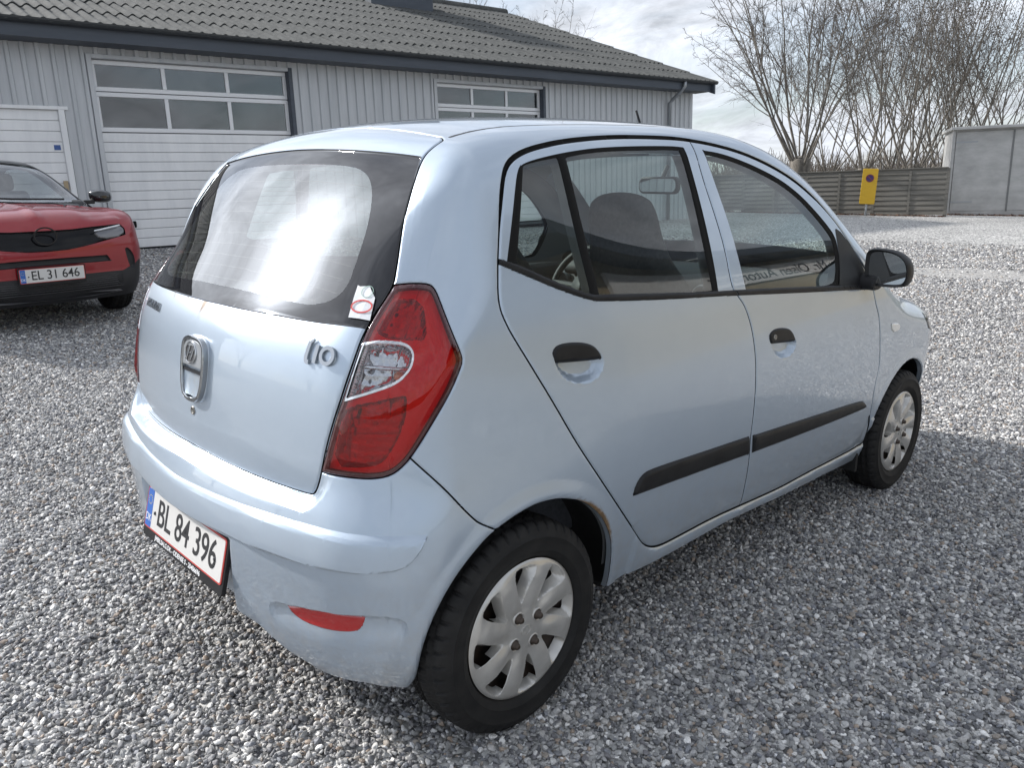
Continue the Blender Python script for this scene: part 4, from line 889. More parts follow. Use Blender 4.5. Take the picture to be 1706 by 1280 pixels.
ub=MB(); ub.box((-.34,-.50,.22),(2.85,.50,.27)); ub.box((.38,-.70,.22),(2.02,.70,.29)); ub.box((-.34,-.40,.26),(.0,.40,.40)); ub.build('underbody',M_under,CAR)
for x_ in (0,2.38):
    ax=MB(); ax.tube([(x_,-.66,.2755),(x_,.66,.2755)],.03,8); ax.build('axle',M_under,CAR)
# mud flap behind front wheel
mf=MB(); mf.box((2.03,-.74,.16),(2.05,-.56,.34)); mf.build('mud_flap',M_under,CAR)
# ---------------------------------------------------------------- mirrors, aerial
def door_mirror(sg):
    # rounded shell: stacked rounded outlines from the glass plane forward
    outl=np.array(chaikin([(-.082,.030),(-.078,.066),(-.040,.074),(.030,.066),(.072,.036),(.086,-.010),(.080,-.050),(.060,-.066),(-.045,-.068),(-.078,-.050)],3))
    cx,cz=.858,1.054; V=[];F=[];n=len(outl); secs=[(-.028,.955),(-.020,1.0),(.0,1.02),(.03,.98),(.055,.88),(.075,.68),(.085,.40),(.088,.10)]
    for dxm,sc in secs:
        for u,v in outl: V.append((1.822+dxm+.05*(-u)*0+.10*(-u-.0)*.35,-1*sg*-1*(cx+u*sc)*1 if False else sg*(cx+u*sc),cz+v*sc))
    for i in range(len(secs)-1):
        for k in range(n): F.append((i*n+k,i*n+(k+1)%n,(i+1)*n+(k+1)%n,(i+1)*n+k))
    F.append(tuple((len(secs)-1)*n+k for k in range(n)))
    mb=MB(); mb.add(V,F); o=mb.build('door_mirror',M_black,CAR,smooth=True)
    def inset(s,dxm,nm,m):
        V=[(1.822+dxm+.035*(-u),sg*(cx+.002+u*s),cz+v*s) for u,v in outl]; mb=MB(); mb.add(V,[tuple(range(n))]); return mb.build(nm,m,o)
    a=[(1.822-.028+.035*(-u),sg*(cx+u*.955),cz+v*.955) for u,v in outl]; b=[(1.822-.016+.035*(-u),sg*(cx+.002+u*.84),cz+v*.84) for u,v in outl]
    mb=MB(); mb.add(a+b,[(k,(k+1)%n,n+(k+1)%n,n+k) for k in range(n)]); mb.build('mirror_bezel',M_black,o,smooth=True)
    inset(.845,-.0165,'mirror_glass',mat('mirror_silver',(.80,.82,.82),.01,1.0))
    mb=MB(); mb.prism(chaikin([(1.775,.972),(1.84,.968),(1.875,.99),(1.868,1.03),(1.80,1.03),(1.772,1.0)],2),.735,.83,lambda u,v,h:(u,sg*h,v)); mb.build('mirror_foot',M_black,o,bevel=.008)
for sg in (-1,1): door_mirror(sg)
an=MB(); an.lathe([(0,.03),(.012,.026),(.020,.010),(.024,0)],14); A=an.build('aerial_base',M_black,CAR,smooth=True); A.location=(1.437,0,1.512)
an=MB(); an.tube([(0,0,.01),(-.028,0,.06),(-.066,0,.125)],[.006,.005,.0045],8); an.build('aerial_rod',M_black,A,smooth=True)
# ---------------------------------------------------------------- cabin
tr_in=np.isin(lab,['body','rear_door','front_door','bumper','r_frame','f_frame','sail','belt_r','belt_f','mould_r','mould_f','seal'])&(cen[:,2]>.30)&(cen[:,0]<2.05)&(pid!=1)&(cen[:,2]<1.5)
tr_in&=~np.isin(lab,['lamp_red'])
emit('cabin_trim',V0-N0*.032,SK.T[tr_in&(cen[:,2]<1.46)],M_trim,CAR,'C')
emit('headlining',V0-N0*.030,SK.T[(((pid==1)&(lab!='windscreen')&(cen[:,0]<1.5))|((pid==0)&(cen[:,2]>=1.46)&(cen[:,0]<1.6)&(cen[:,0]>-.05)))&(lab!='dead')],M_lin,CAR,'C')
def rbox(name,m,parent,a,b,M=None,bev=.03,seg=3):
    mb=MB(); mb.box(a,b,M); o=mb.build(name,m,parent,smooth=True); md=o.modifiers.new('bevel','BEVEL'); md.width=bev; md.segments=seg; md.limit_method='NONE'; return o
def front_seat(y,hr=0):
    S=rbox('front_seat',M_seat,CAR,(1.00,y-.25,.36),(1.50,y+.25,.56),None,.06)
    prof=chaikin([(-.235,0),(.235,0),(.245,.30),(.235,.52),(.160,.62),(.135,.70),(.130,.80),(.105,.855),(0,.872),(-.105,.855),(-.130,.80),(-.135,.70),(-.160,.62),(-.235,.52),(-.245,.30)],2)
    T_=Matrix.Translation((1.08,y,.50))@Matrix.Rotation(math.radians(-17),4,'Y')
    mb=MB(); mb.prism([tuple(p) for p in prof],-.055,.055,lambda u,v,h:tuple(T_@Vector((h*(1-.35*max(0,(v-.55)/.32)),u,v)))); o=mb.build('seat_back',M_seat,S,smooth=True); md=o.modifiers.new('bevel','BEVEL'); md.width=.035; md.segments=4; md.limit_method='ANGLE'; md.angle_limit=1.0
    return S
for y in (-.36,.36): front_seat(y)
RS=rbox('rear_seat',M_seat,CAR,(.02,-.62,.36),(.55,.62,.56),None,.06)
T_=Matrix.Translation((.03,0,.50))@Matrix.Rotation(math.radians(-20),4,'Y'); rbox('seat_back',M_seat,RS,(-.06,-.62,0),(.06,.62,.50),T_,.05)
for y in (-.32,.32): rbox('head_restraint',M_seat,RS,(-.04,y-.12,.49),(.04,y+.12,.60),T_,.035)
# parcel shelf
rbox('parcel_shelf',M_trim,CAR,(-.30,-.56,.94),(-.02,.56,.965),None,.01)
# dashboard
dp=chaikin([(1.62,.62),(1.60,.80),(1.63,.93),(1.72,.985),(1.90,1.00),(2.10,.99),(2.10,.60)],2)
mb=MB(); mb.prism([tuple(p) for p in dp],-.66,.66,lambda u,v,h:(u,h,v)); DS=mb.build('dashboard',M_dash,CAR,smooth=True,auto=50)
mb=MB(); mb.prism(chaikin([(1.56,.93),(1.60,1.02),(1.70,1.055),(1.80,1.03),(1.80,.93)],2),.18,.55,lambda u,v,h:(u,h,v)); mb.build('instrument_hood',M_dash,DS,smooth=True,auto=50)
M_sil=mat('silver_dash_trim',(.22,.225,.23),.4,.5)
rbox('centre_console',M_sil,DS,(1.585,-.13,.62),(1.66,.13,.90),None,.03)
rbox('radio_display',mat('teal_display',(.06,.22,.20),.2),DS,(1.578,-.085,.80),(1.59,.085,.85),None,.004)
for y in (-.60,-.19,.19,.60):
    mb=MB(); mb.lathe([(0,.0),(.030,.0),(.038,.006),(.046,.004),(.05,-.01)],24,lambda r,h,a:(1.615-h,y+r*math.cos(a),.90+r*math.sin(a))); mb.build('air_vent',M_sil,DS,smooth=True)
# steering wheel on the left
sw=MB(); Tw=Matrix.Translation((1.50,.36,.90))@Matrix.Rotation(math.radians(-66),4,'Y'); 
sw.tube([tuple(Tw@Vector((.185*math.cos(a),.185*math.sin(a),0))) for a in np.linspace(0,2*math.pi,41)],.016,8,False); sw.tube([tuple(Tw@Vector(p)) for p in ((-.18,0,0),(0,0,-.02),(.18,0,0))],.02,6); sw.tube([tuple(Tw@Vector(p)) for p in ((0,-.18,0),(0,0,-.02),(0,.18,0))],.02,6)
SW=sw.build('steering_wheel',M_dash,CAR,smooth=True); hubm=MB(); hubm.lathe([(0,.02),(.06,.016),(.075,-.01),(.04,-.05),(.03,-.22)],20,lambda r,h,a:tuple(Tw@Vector((r*math.cos(a),r*math.sin(a),h)))); hubm.build('steering_hub',M_dash,SW,smooth=True)
mb=MB(); mb.prism(rrect(.235,.070,.028),-.012,.014,lambda u,v,h:(1.545+h+.22*u,u*1.0,1.352+v)); RM=mb.build('rear_view_mirror',M_dash,CAR,bevel=.006); mb=MB(); mb.prism(rrect(.215,.052,.022),-.0135,-.0125,lambda u,v,h:(1.545+h+.22*u,u,1.352+v)); mb.build('mirror_glass',MATS['mirror_silver'],RM); mb=MB(); mb.tube([(1.56,0,1.37),(1.60,0,1.43)],.009,8); mb.build('mirror_stem',M_dash,RM)
rbox('high_brake_light',M_lred,CAR,(-.075,-.11,1.405),(-.05,.11,1.425),None,.004)
for sg in (-1,1): rbox('door_top',M_dash,CAR,(.30,sg*.66-.02 if sg>0 else -.70,.86),(2.0,sg*.66+.04 if sg>0 else -.64,.985),None,.02)
# ---------------------------------------------------------------- ground and gravel
CG=G@CAMC
def hgt(x,y):
    """rise of the lot, in the car's frame, away from where the hatchback stands"""
    r=np.hypot(x-1.2,y); return .52*(1-np.exp(-(np.maximum(r-4.2,0)/7.5)**1.15))
def ghit(px):
    d=ray(px)[0]; t=np.arange(1,140,.01); P=CAMC+d*t[:,None]; i=np.argmax(P[:,2]<hgt(P[:,0],P[:,1])); return G@P[i]
def rayg(px):
    d=ray(px)[0]@G.T; return d
def at_dist(px,D):
    d=rayg([px]); d=d/np.hypot(d[0],d[1]); return CG+d*D
def gz(xw,yw):
    """ground height at a level-world position"""
    xw=np.atleast_1d(np.asarray(xw,float)); yw=np.atleast_1d(np.asarray(yw,float)); z=np.zeros_like(xw)
    for _ in range(6):
        P=np.c_[xw,yw,z]@G; z=z+(hgt(P[:,0],P[:,1])-P[:,2])
    return z if len(z)>1 else float(z[0])
M_lot=mat('gravel_lot',(.22,.22,.22),.9)
def finish_lot():
    nt,N,L,b=nodes(M_lot); tc=N.new('ShaderNodeTexCoord')
    v=N.new('ShaderNodeTexVoronoi'); v.inputs['Scale'].default_value=38; v.inputs['Randomness'].default_value=1; L.new(tc.outputs['Object'],v.inputs['Vector'])
    v2=N.new('ShaderNodeTexVoronoi'); v2.inputs['Scale'].default_value=17; L.new(tc.outputs['Object'],v2.inputs['Vector'])
    sp=N.new('ShaderNodeSeparateColor'); L.new(v.outputs['Color'],sp.inputs[0])
    r=N.new('ShaderNodeValToRGB'); e=r.color_ramp.elements; e[0].position=0; e[0].color=(.10,.10,.10,1); e[1].position=1; e[1].color=(.80,.79,.76,1)
    for p_,c in ((.3,(.26,.258,.25)),(.6,(.42,.415,.40)),(.82,(.58,.57,.55))): q=e.new(p_); q.color=(*c,1)
    L.new(sp.outputs[0],r.inputs[0])
    n=N.new('ShaderNodeTexNoise'); n.inputs['Scale'].default_value=.35; n.inputs['Detail'].default_value=6; L.new(tc.outputs['Object'],n.inputs['Vector'])
    mr=N.new('ShaderNodeMapRange'); mr.inputs[1].default_value=.3; mr.inputs[2].default_value=.7; mr.inputs[3].default_value=.82; mr.inputs[4].default_value=1.15; L.new(n.outputs['Fac'],mr.inputs[0])
    ml=N.new('ShaderNodeVectorMath'); ml.operation='SCALE'; L.new(r.outputs[0],ml.inputs[0]); L.new(mr.outputs[0],ml.inputs['Scale']); L.new(ml.outputs[0],b.inputs['Base Color'])
    bp=N.new('ShaderNodeBump'); bp.inputs['Strength'].default_value=.9; bp.inputs['Distance'].default_value=.02; bp.invert=True
    L.new(v.outputs['Distance'],bp.inputs['Height']); L.new(bp.outputs[0],b.inputs['Normal'])
finish_lot()
# one sheet to the horizon, fine near the camera
rr=np.r_[np.linspace(0,30,61),np.geomspace(31,900,26)]; aa=np.linspace(0,2*np.pi,97)[:-1]
Vg=[(1.2,0,0)]; Fg=[]
for r_ in rr[1:]:
    for a_ in aa:
        x,y=1.2+r_*math.cos(a_),r_*math.sin(a_); Vg.append((x,y,float(hgt(x,y))))
Vg=np.array(Vg)@G.T
# far off the land runs level instead of on down the slope of the lot
rad=np.r_[0,np.repeat(rr[1:],96)]; k_=sst(24,46,rad); Vg[:,2]=Vg[:,2]*(1-k_)+k_*.12
n_=96
for k in range(n_): Fg.append((0,1+k,1+(k+1)%n_))
for i in range(len(rr)-2):
    for k in range(n_): a=1+i*n_+k;b_=1+i*n_+(k+1)%n_; Fg.append((a,a+n_,b_+n_,b_))
M_grass=mat('dull_grass',(.06,.065,.03),.95); noise_color(M_grass,(.045,.05,.025),(.10,.09,.05),.8,8)
gr=mesh_obj('ground',Vg,Fg,None,None,True,mats=[M_lot,M_grass],midx=[0 if np.hypot(*(Vg[f[0]][:2]-[1.2,0]))<27.5 else 1 for f in Fg]); tag(gr,kind='structure')
# loose pebbles as real stones over what the camera sees within some thirteen metres
M_peb=mat('pebble_stone',(.3,.3,.3),.6)
def finish_peb():
    nt,N,L,b=nodes(M_peb); oi=N.new('ShaderNodeObjectInfo'); r=N.new('ShaderNodeValToRGB'); r.color_ramp.interpolation='CONSTANT'; e=r.color_ramp.elements
    cols=[tuple(min(.8,(v*1.55)*.93+.02) for v in c_) for c_ in [(.050,.050,.055),(.085,.085,.09),(.13,.13,.135),(.17,.168,.165),(.22,.22,.215),(.27,.265,.26),(.20,.175,.15),(.33,.325,.315),(.15,.155,.17),(.42,.41,.395),(.24,.19,.15),(.12,.115,.12),(.54,.53,.51),(.30,.29,.275),(.66,.65,.63),(.10,.07,.055)]]
    wts=[.04,.08,.12,.11,.11,.09,.05,.09,.06,.07,.03,.06,.04,.04,.02,.01]
    pos=0; e[0].position=0; e[0].color=(*cols[0],1); e[1].position=wts[0]; e[1].color=(*cols[1],1); pos=wts[0]+wts[1]
    for c,w in zip(cols[2:],wts[2:]): q=e.new(min(pos,.999)); q.color=(*c,1); pos+=w
    L.new(oi.outputs['Random'],r.inputs[0])
    tc=N.new('ShaderNodeTexCoord'); n=N.new('ShaderNodeTexNoise'); n.inputs['Scale'].default_value=3.0; n.inputs['Detail'].default_value=6; n.inputs['Roughness'].default_value=.7; L.new(tc.outputs['Object'],n.inputs['Vector'])
    mr=N.new('ShaderNodeMapRange'); mr.inputs[1].default_value=.3; mr.inputs[2].default_value=.7; mr.inputs[3].default_value=.65; mr.inputs[4].default_value=1.25; L.new(n.outputs['Fac'],mr.inputs[0])
    ml=N.new('ShaderNodeVectorMath'); ml.operation='SCALE'; L.new(r.outputs[0],ml.inputs[0]); L.new(mr.outputs[0],ml.inputs['Scale']); L.new(ml.outputs[0],b.inputs['Base Color'])
finish_peb()
_t0=G.T@ghit((1500,452)); _t1=G.T@ghit((1706,463))
def track_d(x,y):
    d=(_t1-_t0)[:2]; d/=np.linalg.norm(d); return abs((x-_t0[0])*d[1]-(y-_t0[1])*d[0])
def wheel_track():
    d=(_t1-_t0)[:2]; d/=np.linalg.norm(d); nn=np.array([-d[1],d[0]]); V=[];F=[]; rng=np.random.default_rng(4); S=np.arange(-6,9,.12)
    for i,s in enumerate(S):
        for w in (-.45,-.28,0,.28,.45):
            p=_t0[:2]+d*s+nn*(w*(1+.35*math.sin(s*1.7))+.12*math.sin(s*.9)+rng.normal(0,.05)); V.append((p[0],p[1],float(hgt(p[0],p[1]))+(-.004 if abs(w)>.4 else .010)))
    for i in range(len(S)-1):
        for k in range(4): a=i*5+k; F.append((a,a+1,a+6,a+5))
    m=mat('packed_sand',(.36,.35,.33),.95); noise_color(m,(.24,.235,.225),(.46,.45,.43),11,9,.75,lo=.3,hi=.7,bump=.6,bscale=70,dist=.012)
    o=mesh_obj('wheel_track',V,F,m,None,True); o.matrix_world=G4; tag(o,kind='structure')
wheel_track()
def gravel():
    # patch of ground in the car's frame: polar cells about the camera, open towards the view
    rs=np.r_[np.arange(1.0,7.01,.5),np.arange(7.75,16.1,.75)]; ang=np.linspace(YAW-math.radians(60),YAW+math.radians(60),50)
    V=[];dens=[];siz=[]
    for r_ in rs:
        for a in ang:
            x,y=CAMC[0]+r_*math.cos(a),CAMC[1]+r_*math.sin(a); V.append((x,y,float(hgt(x,y))-.002)); 
            tk_=1-.75*np.exp(-((track_d(x,y))/.36)**4); dens.append(tk_*np.interp(r_,[1,4,6,9,12.5,15.5,16],[14000,14000,9000,4200,2000,500,0])); siz.append(np.interp(r_,[1,4,6,9,13,16],[.60,.60,.70,.88,1.1,1.2]))
    n=len(ang); F=[]
    for i in range(len(rs)-1):
        for k in range(n-1):
            q=(i*n+k,(i+1)*n+k,(i+1)*n+k+1,i*n+k+1); c=np.mean([V[j] for j in q],0)
            if .4<c[0]<1.7 and -.1<c[1]<.4: continue        # hidden under the car
            F.append(q)
    o=mesh_obj('gravel',V,F,M_peb,None,False); o.matrix_world=G4; tag(o,'loose grey and white rounded gravel covering the yard','gravel',kind='stuff')
    me=o.data
    for nm,vals in (('dens',dens),('psize',siz)):
        at=me.attributes.new(nm,'FLOAT','POINT'); at.data.foreach_set('value',np.array(vals,np.float32))
    ng=bpy.data.node_groups.new('gravel_scatter','GeometryNodeTree'); ng.interface.new_socket('Geometry',in_out='INPUT',socket_type='NodeSocketGeometry'); ng.interface.new_socket('Geometry',in_out='OUTPUT',socket_type='NodeSocketGeometry')
    N=ng.nodes.new; L=ng.links.new; gi=N('NodeGroupInput'); go=N('NodeGroupOutput')
    def attr(nm): a=N('GeometryNodeInputNamedAttribute'); a.data_type='FLOAT'; a.inputs['Name'].default_value=nm; return a.outputs['Attribute']
    dp=N('GeometryNodeDistributePointsOnFaces'); dp.distribute_method='RANDOM'; L(gi.outputs[0],dp.inputs['Mesh']); L(attr('dens'),dp.inputs['Density']); dp.inputs['Seed'].default_value=3
    join=N('GeometryNodeJoinGeometry')
    for k in range(7):
        ic=N('GeometryNodeMeshIcoSphere'); ic.inputs['Radius'].default_value=.5; ic.inputs['Subdivisions'].default_value=3
        ps=N('GeometryNodeInputPosition'); nz=N('ShaderNodeTexNoise'); nz.noise_dimensions='4D'; nz.inputs['W'].default_value=k*3.7; nz.inputs['Scale'].default_value=1.5; nz.inputs['Detail'].default_value=2.0; L(ps.outputs[0],nz.inputs['Vector'])
        sb=N('ShaderNodeVectorMath'); sb.operation='SUBTRACT'; sb.inputs[1].default_value=(.5,.5,.5); L(nz.outputs['Color'],sb.inputs[0])
        sc=N('ShaderNodeVectorMath'); sc.operation='SCALE'; sc.inputs['Scale'].default_value=.85; L(sb.outputs[0],sc.inputs[0])
        sp=N('GeometryNodeSetPosition'); L(ic.outputs['Mesh'],sp.inputs['Geometry']); L(sc.outputs[0],sp.inputs['Offset'])
        ss=N('GeometryNodeSetShadeSmooth'); L(sp.outputs[0],ss.inputs[0])
        sm=N('GeometryNodeSetMaterial'); sm.inputs['Material'].default_value=M_peb; L(ss.outputs[0],sm.inputs[0])
        tr_=N('GeometryNodeTransform'); tr_.inputs['Scale'].default_value=(1.0,.72+.05*(k%3),.46+.06*(k%4)); L(sm.outputs[0],tr_.inputs[0])
        gi2=N('GeometryNodeGeometryToInstance'); L(tr_.outputs[0],gi2.inputs[0]); L(gi2.outputs[0],join.inputs[0])
    ip=N('GeometryNodeInstanceOnPoints'); L(dp.outputs['Points'],ip.inputs['Points']); L(join.outputs[0],ip.inputs['Instance']); ip.inputs['Pick Instance'].default_value=True
    ri=N('FunctionNodeRandomValue'); ri.data_type='INT'; ri.inputs[4].default_value=0; ri.inputs[5].default_value=6; ri.inputs['Seed'].default_value=11; L(ri.outputs[2],ip.inputs['Instance Index'])
    rv=N('FunctionNodeRandomValue'); rv.data_type='FLOAT_VECTOR'; rv.inputs[0].default_value=(-.75,-.75,0); rv.inputs[1].default_value=(.75,.75,6.28); rv.inputs['Seed'].default_value=5; L(rv.outputs[0],ip.inputs['Rotation'])
    rs_=N('FunctionNodeRandomValue'); rs_.data_type='FLOAT'; rs_.inputs[2].default_value=0; rs_.inputs[3].default_value=1; rs_.inputs['Seed'].default_value=8
    pw=N('ShaderNodeMath'); pw.operation='POWER'; pw.inputs[1].default_value=2.3; L(rs_.outputs[1],pw.inputs[0])
    ma=N('ShaderNodeMath'); ma.operation='MULTIPLY_ADD'; ma.inputs[1].default_value=.026; ma.inputs[2].default_value=.0145; L(pw.outputs[0],ma.inputs[0])
    mm=N('ShaderNodeMath'); mm.operation='MULTIPLY'; L(ma.outputs[0],mm.inputs[0]); L(attr('psize'),mm.inputs[1]); L(mm.outputs[0],ip.inputs['Scale'])
    rz=N('FunctionNodeRandomValue'); rz.data_type='FLOAT'; rz.inputs[2].default_value=-.004; rz.inputs[3].default_value=.009; rz.inputs['Seed'].default_value=21
    cz=N('ShaderNodeCombineXYZ'); L(rz.outputs[1],cz.inputs[2]); st=N('GeometryNodeSetPosition'); L(dp.outputs['Points'],st.inputs['Geometry']); L(cz.outputs[0],st.inputs['Offset']); L(st.outputs[0],ip.inputs['Points'])
    L(ip.outputs[0],go.inputs[0]); md=o.modifiers.new('scatter','NODES'); md.node_group=ng
    return o
gravel()
# ---------------------------------------------------------------- garage building
_a=-.06568; BU=G@np.array([math.cos(_a),math.sin(_a),0]); BU[2]=0; BU/=np.linalg.norm(BU); BNn=np.array([BU[1],-BU[0],0])
B0=np.array([3.19,11.06,.57]); BMX=Matrix(((BU[0],-BNn[0],0,B0[0]),(BU[1],-BNn[1],0,B0[1]),(0,0,1,B0[2]),(0,0,0,1)))   # local: x along wall, y into building, z up
M_wall=mat('pale_grey_steel_cladding',(.40,.425,.455),.42,.1); noise_color(M_wall,(.42,.44,.462),(.55,.565,.585),2.2,9,.7,lo=.3,hi=.7,stretch=(3,3,.25))
M_fascia=mat('slate_blue_fascia',(.055,.068,.090),.5); noise_color(M_fascia,(.048,.060,.080),(.065,.078,.10),2,6,stretch=(.5,2,4))
M_white=mat('white_coated_steel',(.66,.675,.70),.4); noise_color(M_white,(.70,.71,.725),(.83,.835,.84),1.6,9,.7,lo=.25,hi=.6,stretch=(2.5,1,.6))
M_alu=mat('white_aluminium_frame',(.74,.75,.77),.35,.1)
M_pane=mat('dark_window_pane',(.030,.034,.042),.03,coat=.5); M_pane=glass_mat('garage_window_glass',(.50,.54,.56),0,1.5,2.6,.05)
M_inside=mat('dim_workshop',(.09,.095,.105),.9)
M_roof=mat('fibre_cement',(.10,.10,.095),.9); noise_color(M_roof,(.048,.051,.050),(.118,.120,.114),3.0,9,.7,bump=.3,bscale=60,dist=.003)
GB=empty('garage_building'); GB.matrix_world=BMX; tag(GB,'long grey steel-clad garage with corrugated roof and two sectional doors','building')
WX0,WX1=-11.0,13.85
def ribs(x0,x1,z0,z1,y=0.0,pitch=.178):
    """trapezoid cladding between x0..x1"""
    xs=[x0]; ys=[0]; n=int((x1-x0)/pitch); p=(x1-x0)/max(n,1)
    P=[]
    for i in range(n):
        b=x0+i*p
        for t,d in ((0,0),(.58,0),(.66,-.030),(.90,-.030),(.98,0)): P.append((b+t*p,d))
    P.append((x1,0)); V=[];F=[]
    for (x,d) in P: V+= [(x,y+d,z0),(x,y+d,z1)]
    for i in range(len(P)-1): F.append((2*i,2*i+2,2*i+3,2*i+1))
    return V,F
D1=(-.20,2.86); D2=(5.93,8.72); DT=2.79; WD=(-3.1,-.66); WDT=2.05
mb=MB()
for x0,x1,z0,z1 in ((WX0,WD[0],-.4,3.0),(WD[0],WD[1]+.01,WDT+.05,3.0),(WD[1]+.01,D1[0]-.07,-.4,3.0),(D1[0]-.07,D1[1]+.07,DT+.05,3.0),(D1[1]+.07,D2[0]-.07,-.4,3.0),(D2[0]-.07,D2[1]+.07,DT+.05,3.0),(D2[1]+.07,WX1,-.4,3.0)):
    mb.add(*ribs(x0,x1,z0,z1))
wall=mb.build('wall',M_wall,GB)
bm=bmesh.new(); bm.from_mesh(wall.data)
for f in bm.faces:
    f.normal_update()
bm.free()
mb=MB(); V,F=ribs(0,15.0,-.4,3.0); mb.add([(WX1,v[0],v[2]) if False else (WX1+.03+v[1],v[0],v[2]) for v in V],F)
mb.add([(WX1,0,3.0),(WX1,15.2,3.0),(WX1,7.6,5.85)],[(0,1,2)]); mb.build('gable_wall',M_wall,GB)
mb=MB(); mb.box((WX1-.04,-.036,-.4),(WX1+.05,.05,3.0)); mb.build('corner_trim',M_wall,GB)
mb=MB(); mb.box((WX0,.35,-.4),(WX1-.2,.4,3.0)) if False else mb.box((WX0,4.0,-.4),(WX1-.2,4.1,4.2)); mb.build('inner_wall',M_inside,GB)
mb=MB(); mb.box((WX0,.06,-.05),(WX1-.2,4.0,.0)); mb.build('workshop_floor',M_inside,GB)
mb=MB(); mb.box((WX0,-.46,2.94),(14.12,-.40,3.17)); mb.box((14.30,-.40,2.94),(14.36,15.6,3.16)) if False else None; mb.build('fascia',M_fascia,GB)
mb=MB(); mb.box((WX0,-.40,2.94),(14.08,.02,2.975)); mb.build('soffit',M_fascia,GB)
# verge boards up the gable
sl_=.371; an_=math.atan(sl_)
mb=MB()
for y0,y1 in ((-.55,7.6),(15.75,7.6)):
    z0,z1=3.0,3.0+sl_*8.1
    mb.add([(14.08,y0,z0-.12),(14.14,y0,z0-.12),(14.14,y0,z0+.14),(14.08,y0,z0+.14),(14.08,y1,z1-.12),(14.14,y1,z1-.12),(14.14,y1,z1+.14),(14.08,y1,z1+.14)],[(0,1,2,3),(4,7,6,5),(0,4,5,1),(1,5,6,2),(2,6,7,3),(3,7,4,0)])
mb.build('verge_board',M_fascia,GB)
# gutter and downpipe
mb=MB(); prof=[(math.cos(a)*.062,math.sin(a)*.062) for a in np.linspace(math.pi,2*math.pi,9)]; prof2=[(u*.9,v*.9) for u,v in prof[::-1]]; pl=prof+prof2
mb.prism(pl,WX0,14.22,lambda u,v,h:(h,-.525+u,3.17+v)); mb.build('gutter',mat('dark_gutter',(.05,.055,.06),.45,.4),GB,smooth=False)
mb=MB(); mb.tube([(12.95,-.525,3.12),(12.95,-.525,3.02),(12.94,-.45,2.93),(12.93,-.18,2.74),(12.92,-.09,2.66),(12.92,-.09,-.2)],.042,10); mb.build('downpipe',mat('galvanised_zinc',(.33,.35,.37),.4,.6),GB,smooth=True)
# roof sheets: one shared corrugated mesh, each sheet its own piece
RFm=MB(); RFm.add([(WX0,-.45,3.12-.03),(14.1,-.45,3.12-.03),(14.1,7.6,3.12+sl_*8.05-.03),(WX0,7.6,3.12+sl_*8.05-.03),(14.1,15.65,3.09),(WX0,15.65,3.09)],[(0,1,2,3),(3,2,4,5)]); ROOF=RFm.build('roof',M_roof,GB)
SWd,SLn=1.062,.945
V=[];F=[]; ns=6*8
for j,(t) in enumerate((0,1)):
    for lay in (0,1):
        for i in range(ns+1):
            x=SWd*i/ns; w=.0255*math.cos(2*math.pi*x/.177); V.append((x,t*(SLn+.06),w+.028-lay*.012))
m=ns+1
for i in range(ns):
    F+=[(i,i+1,2*m+i+1,2*m+i),(m+i,3*m+i,3*m+i+1,m+i+1),(i,m+i,m+i+1,i+1)]
sheet_me=None; random.seed(11)
ncol=int((14.38-WX0+.2)/SWd)+1
rmat=Matrix.Rotation(an_,4,'X')
for c in range(ncol):
    for r in range(9):
        x=14.19-SWd*(c+1); y=-.575+ (SLn*r)*math.cos(an_); z=3.135+SLn*r*math.sin(an_)
        if sheet_me is None:
            o=mesh_obj('roof_sheet',V,F,M_roof,ROOF,True); o.data.set_sharp_from_angle(angle=math.radians(50)); sheet_me=o.data
        else: o=bpy.data.objects.new('roof_sheet',sheet_me); COL.objects.link(o); o.parent=ROOF
        o.matrix_local=Matrix.Translation((x+random.uniform(-.006,.006),y,z+random.uniform(0,.004)))@rmat@Matrix.Rotation(math.radians(-1.3),4,'X')
mb=MB(); mb.tube([(WX0,7.62,6.17),(14.19,7.62,6.17)],.13,10); mb.build('ridge_cap',M_roof,ROOF,smooth=True)
vp_=at_dist((735,8),17.2); vl=BMX.inverted()@Vector(vp_)
mb=MB(); yv=6.0; zv=3.12+sl_*(yv+.5); mb.box((7.9,yv-.6,zv-.2),(9.8,yv+.8,zv+.95)); mb.box((7.8,yv-.7,zv+.95),(9.9,yv+.9,zv+1.05)); mb.build('roof_vent',M_fascia,GB,bevel=.02)
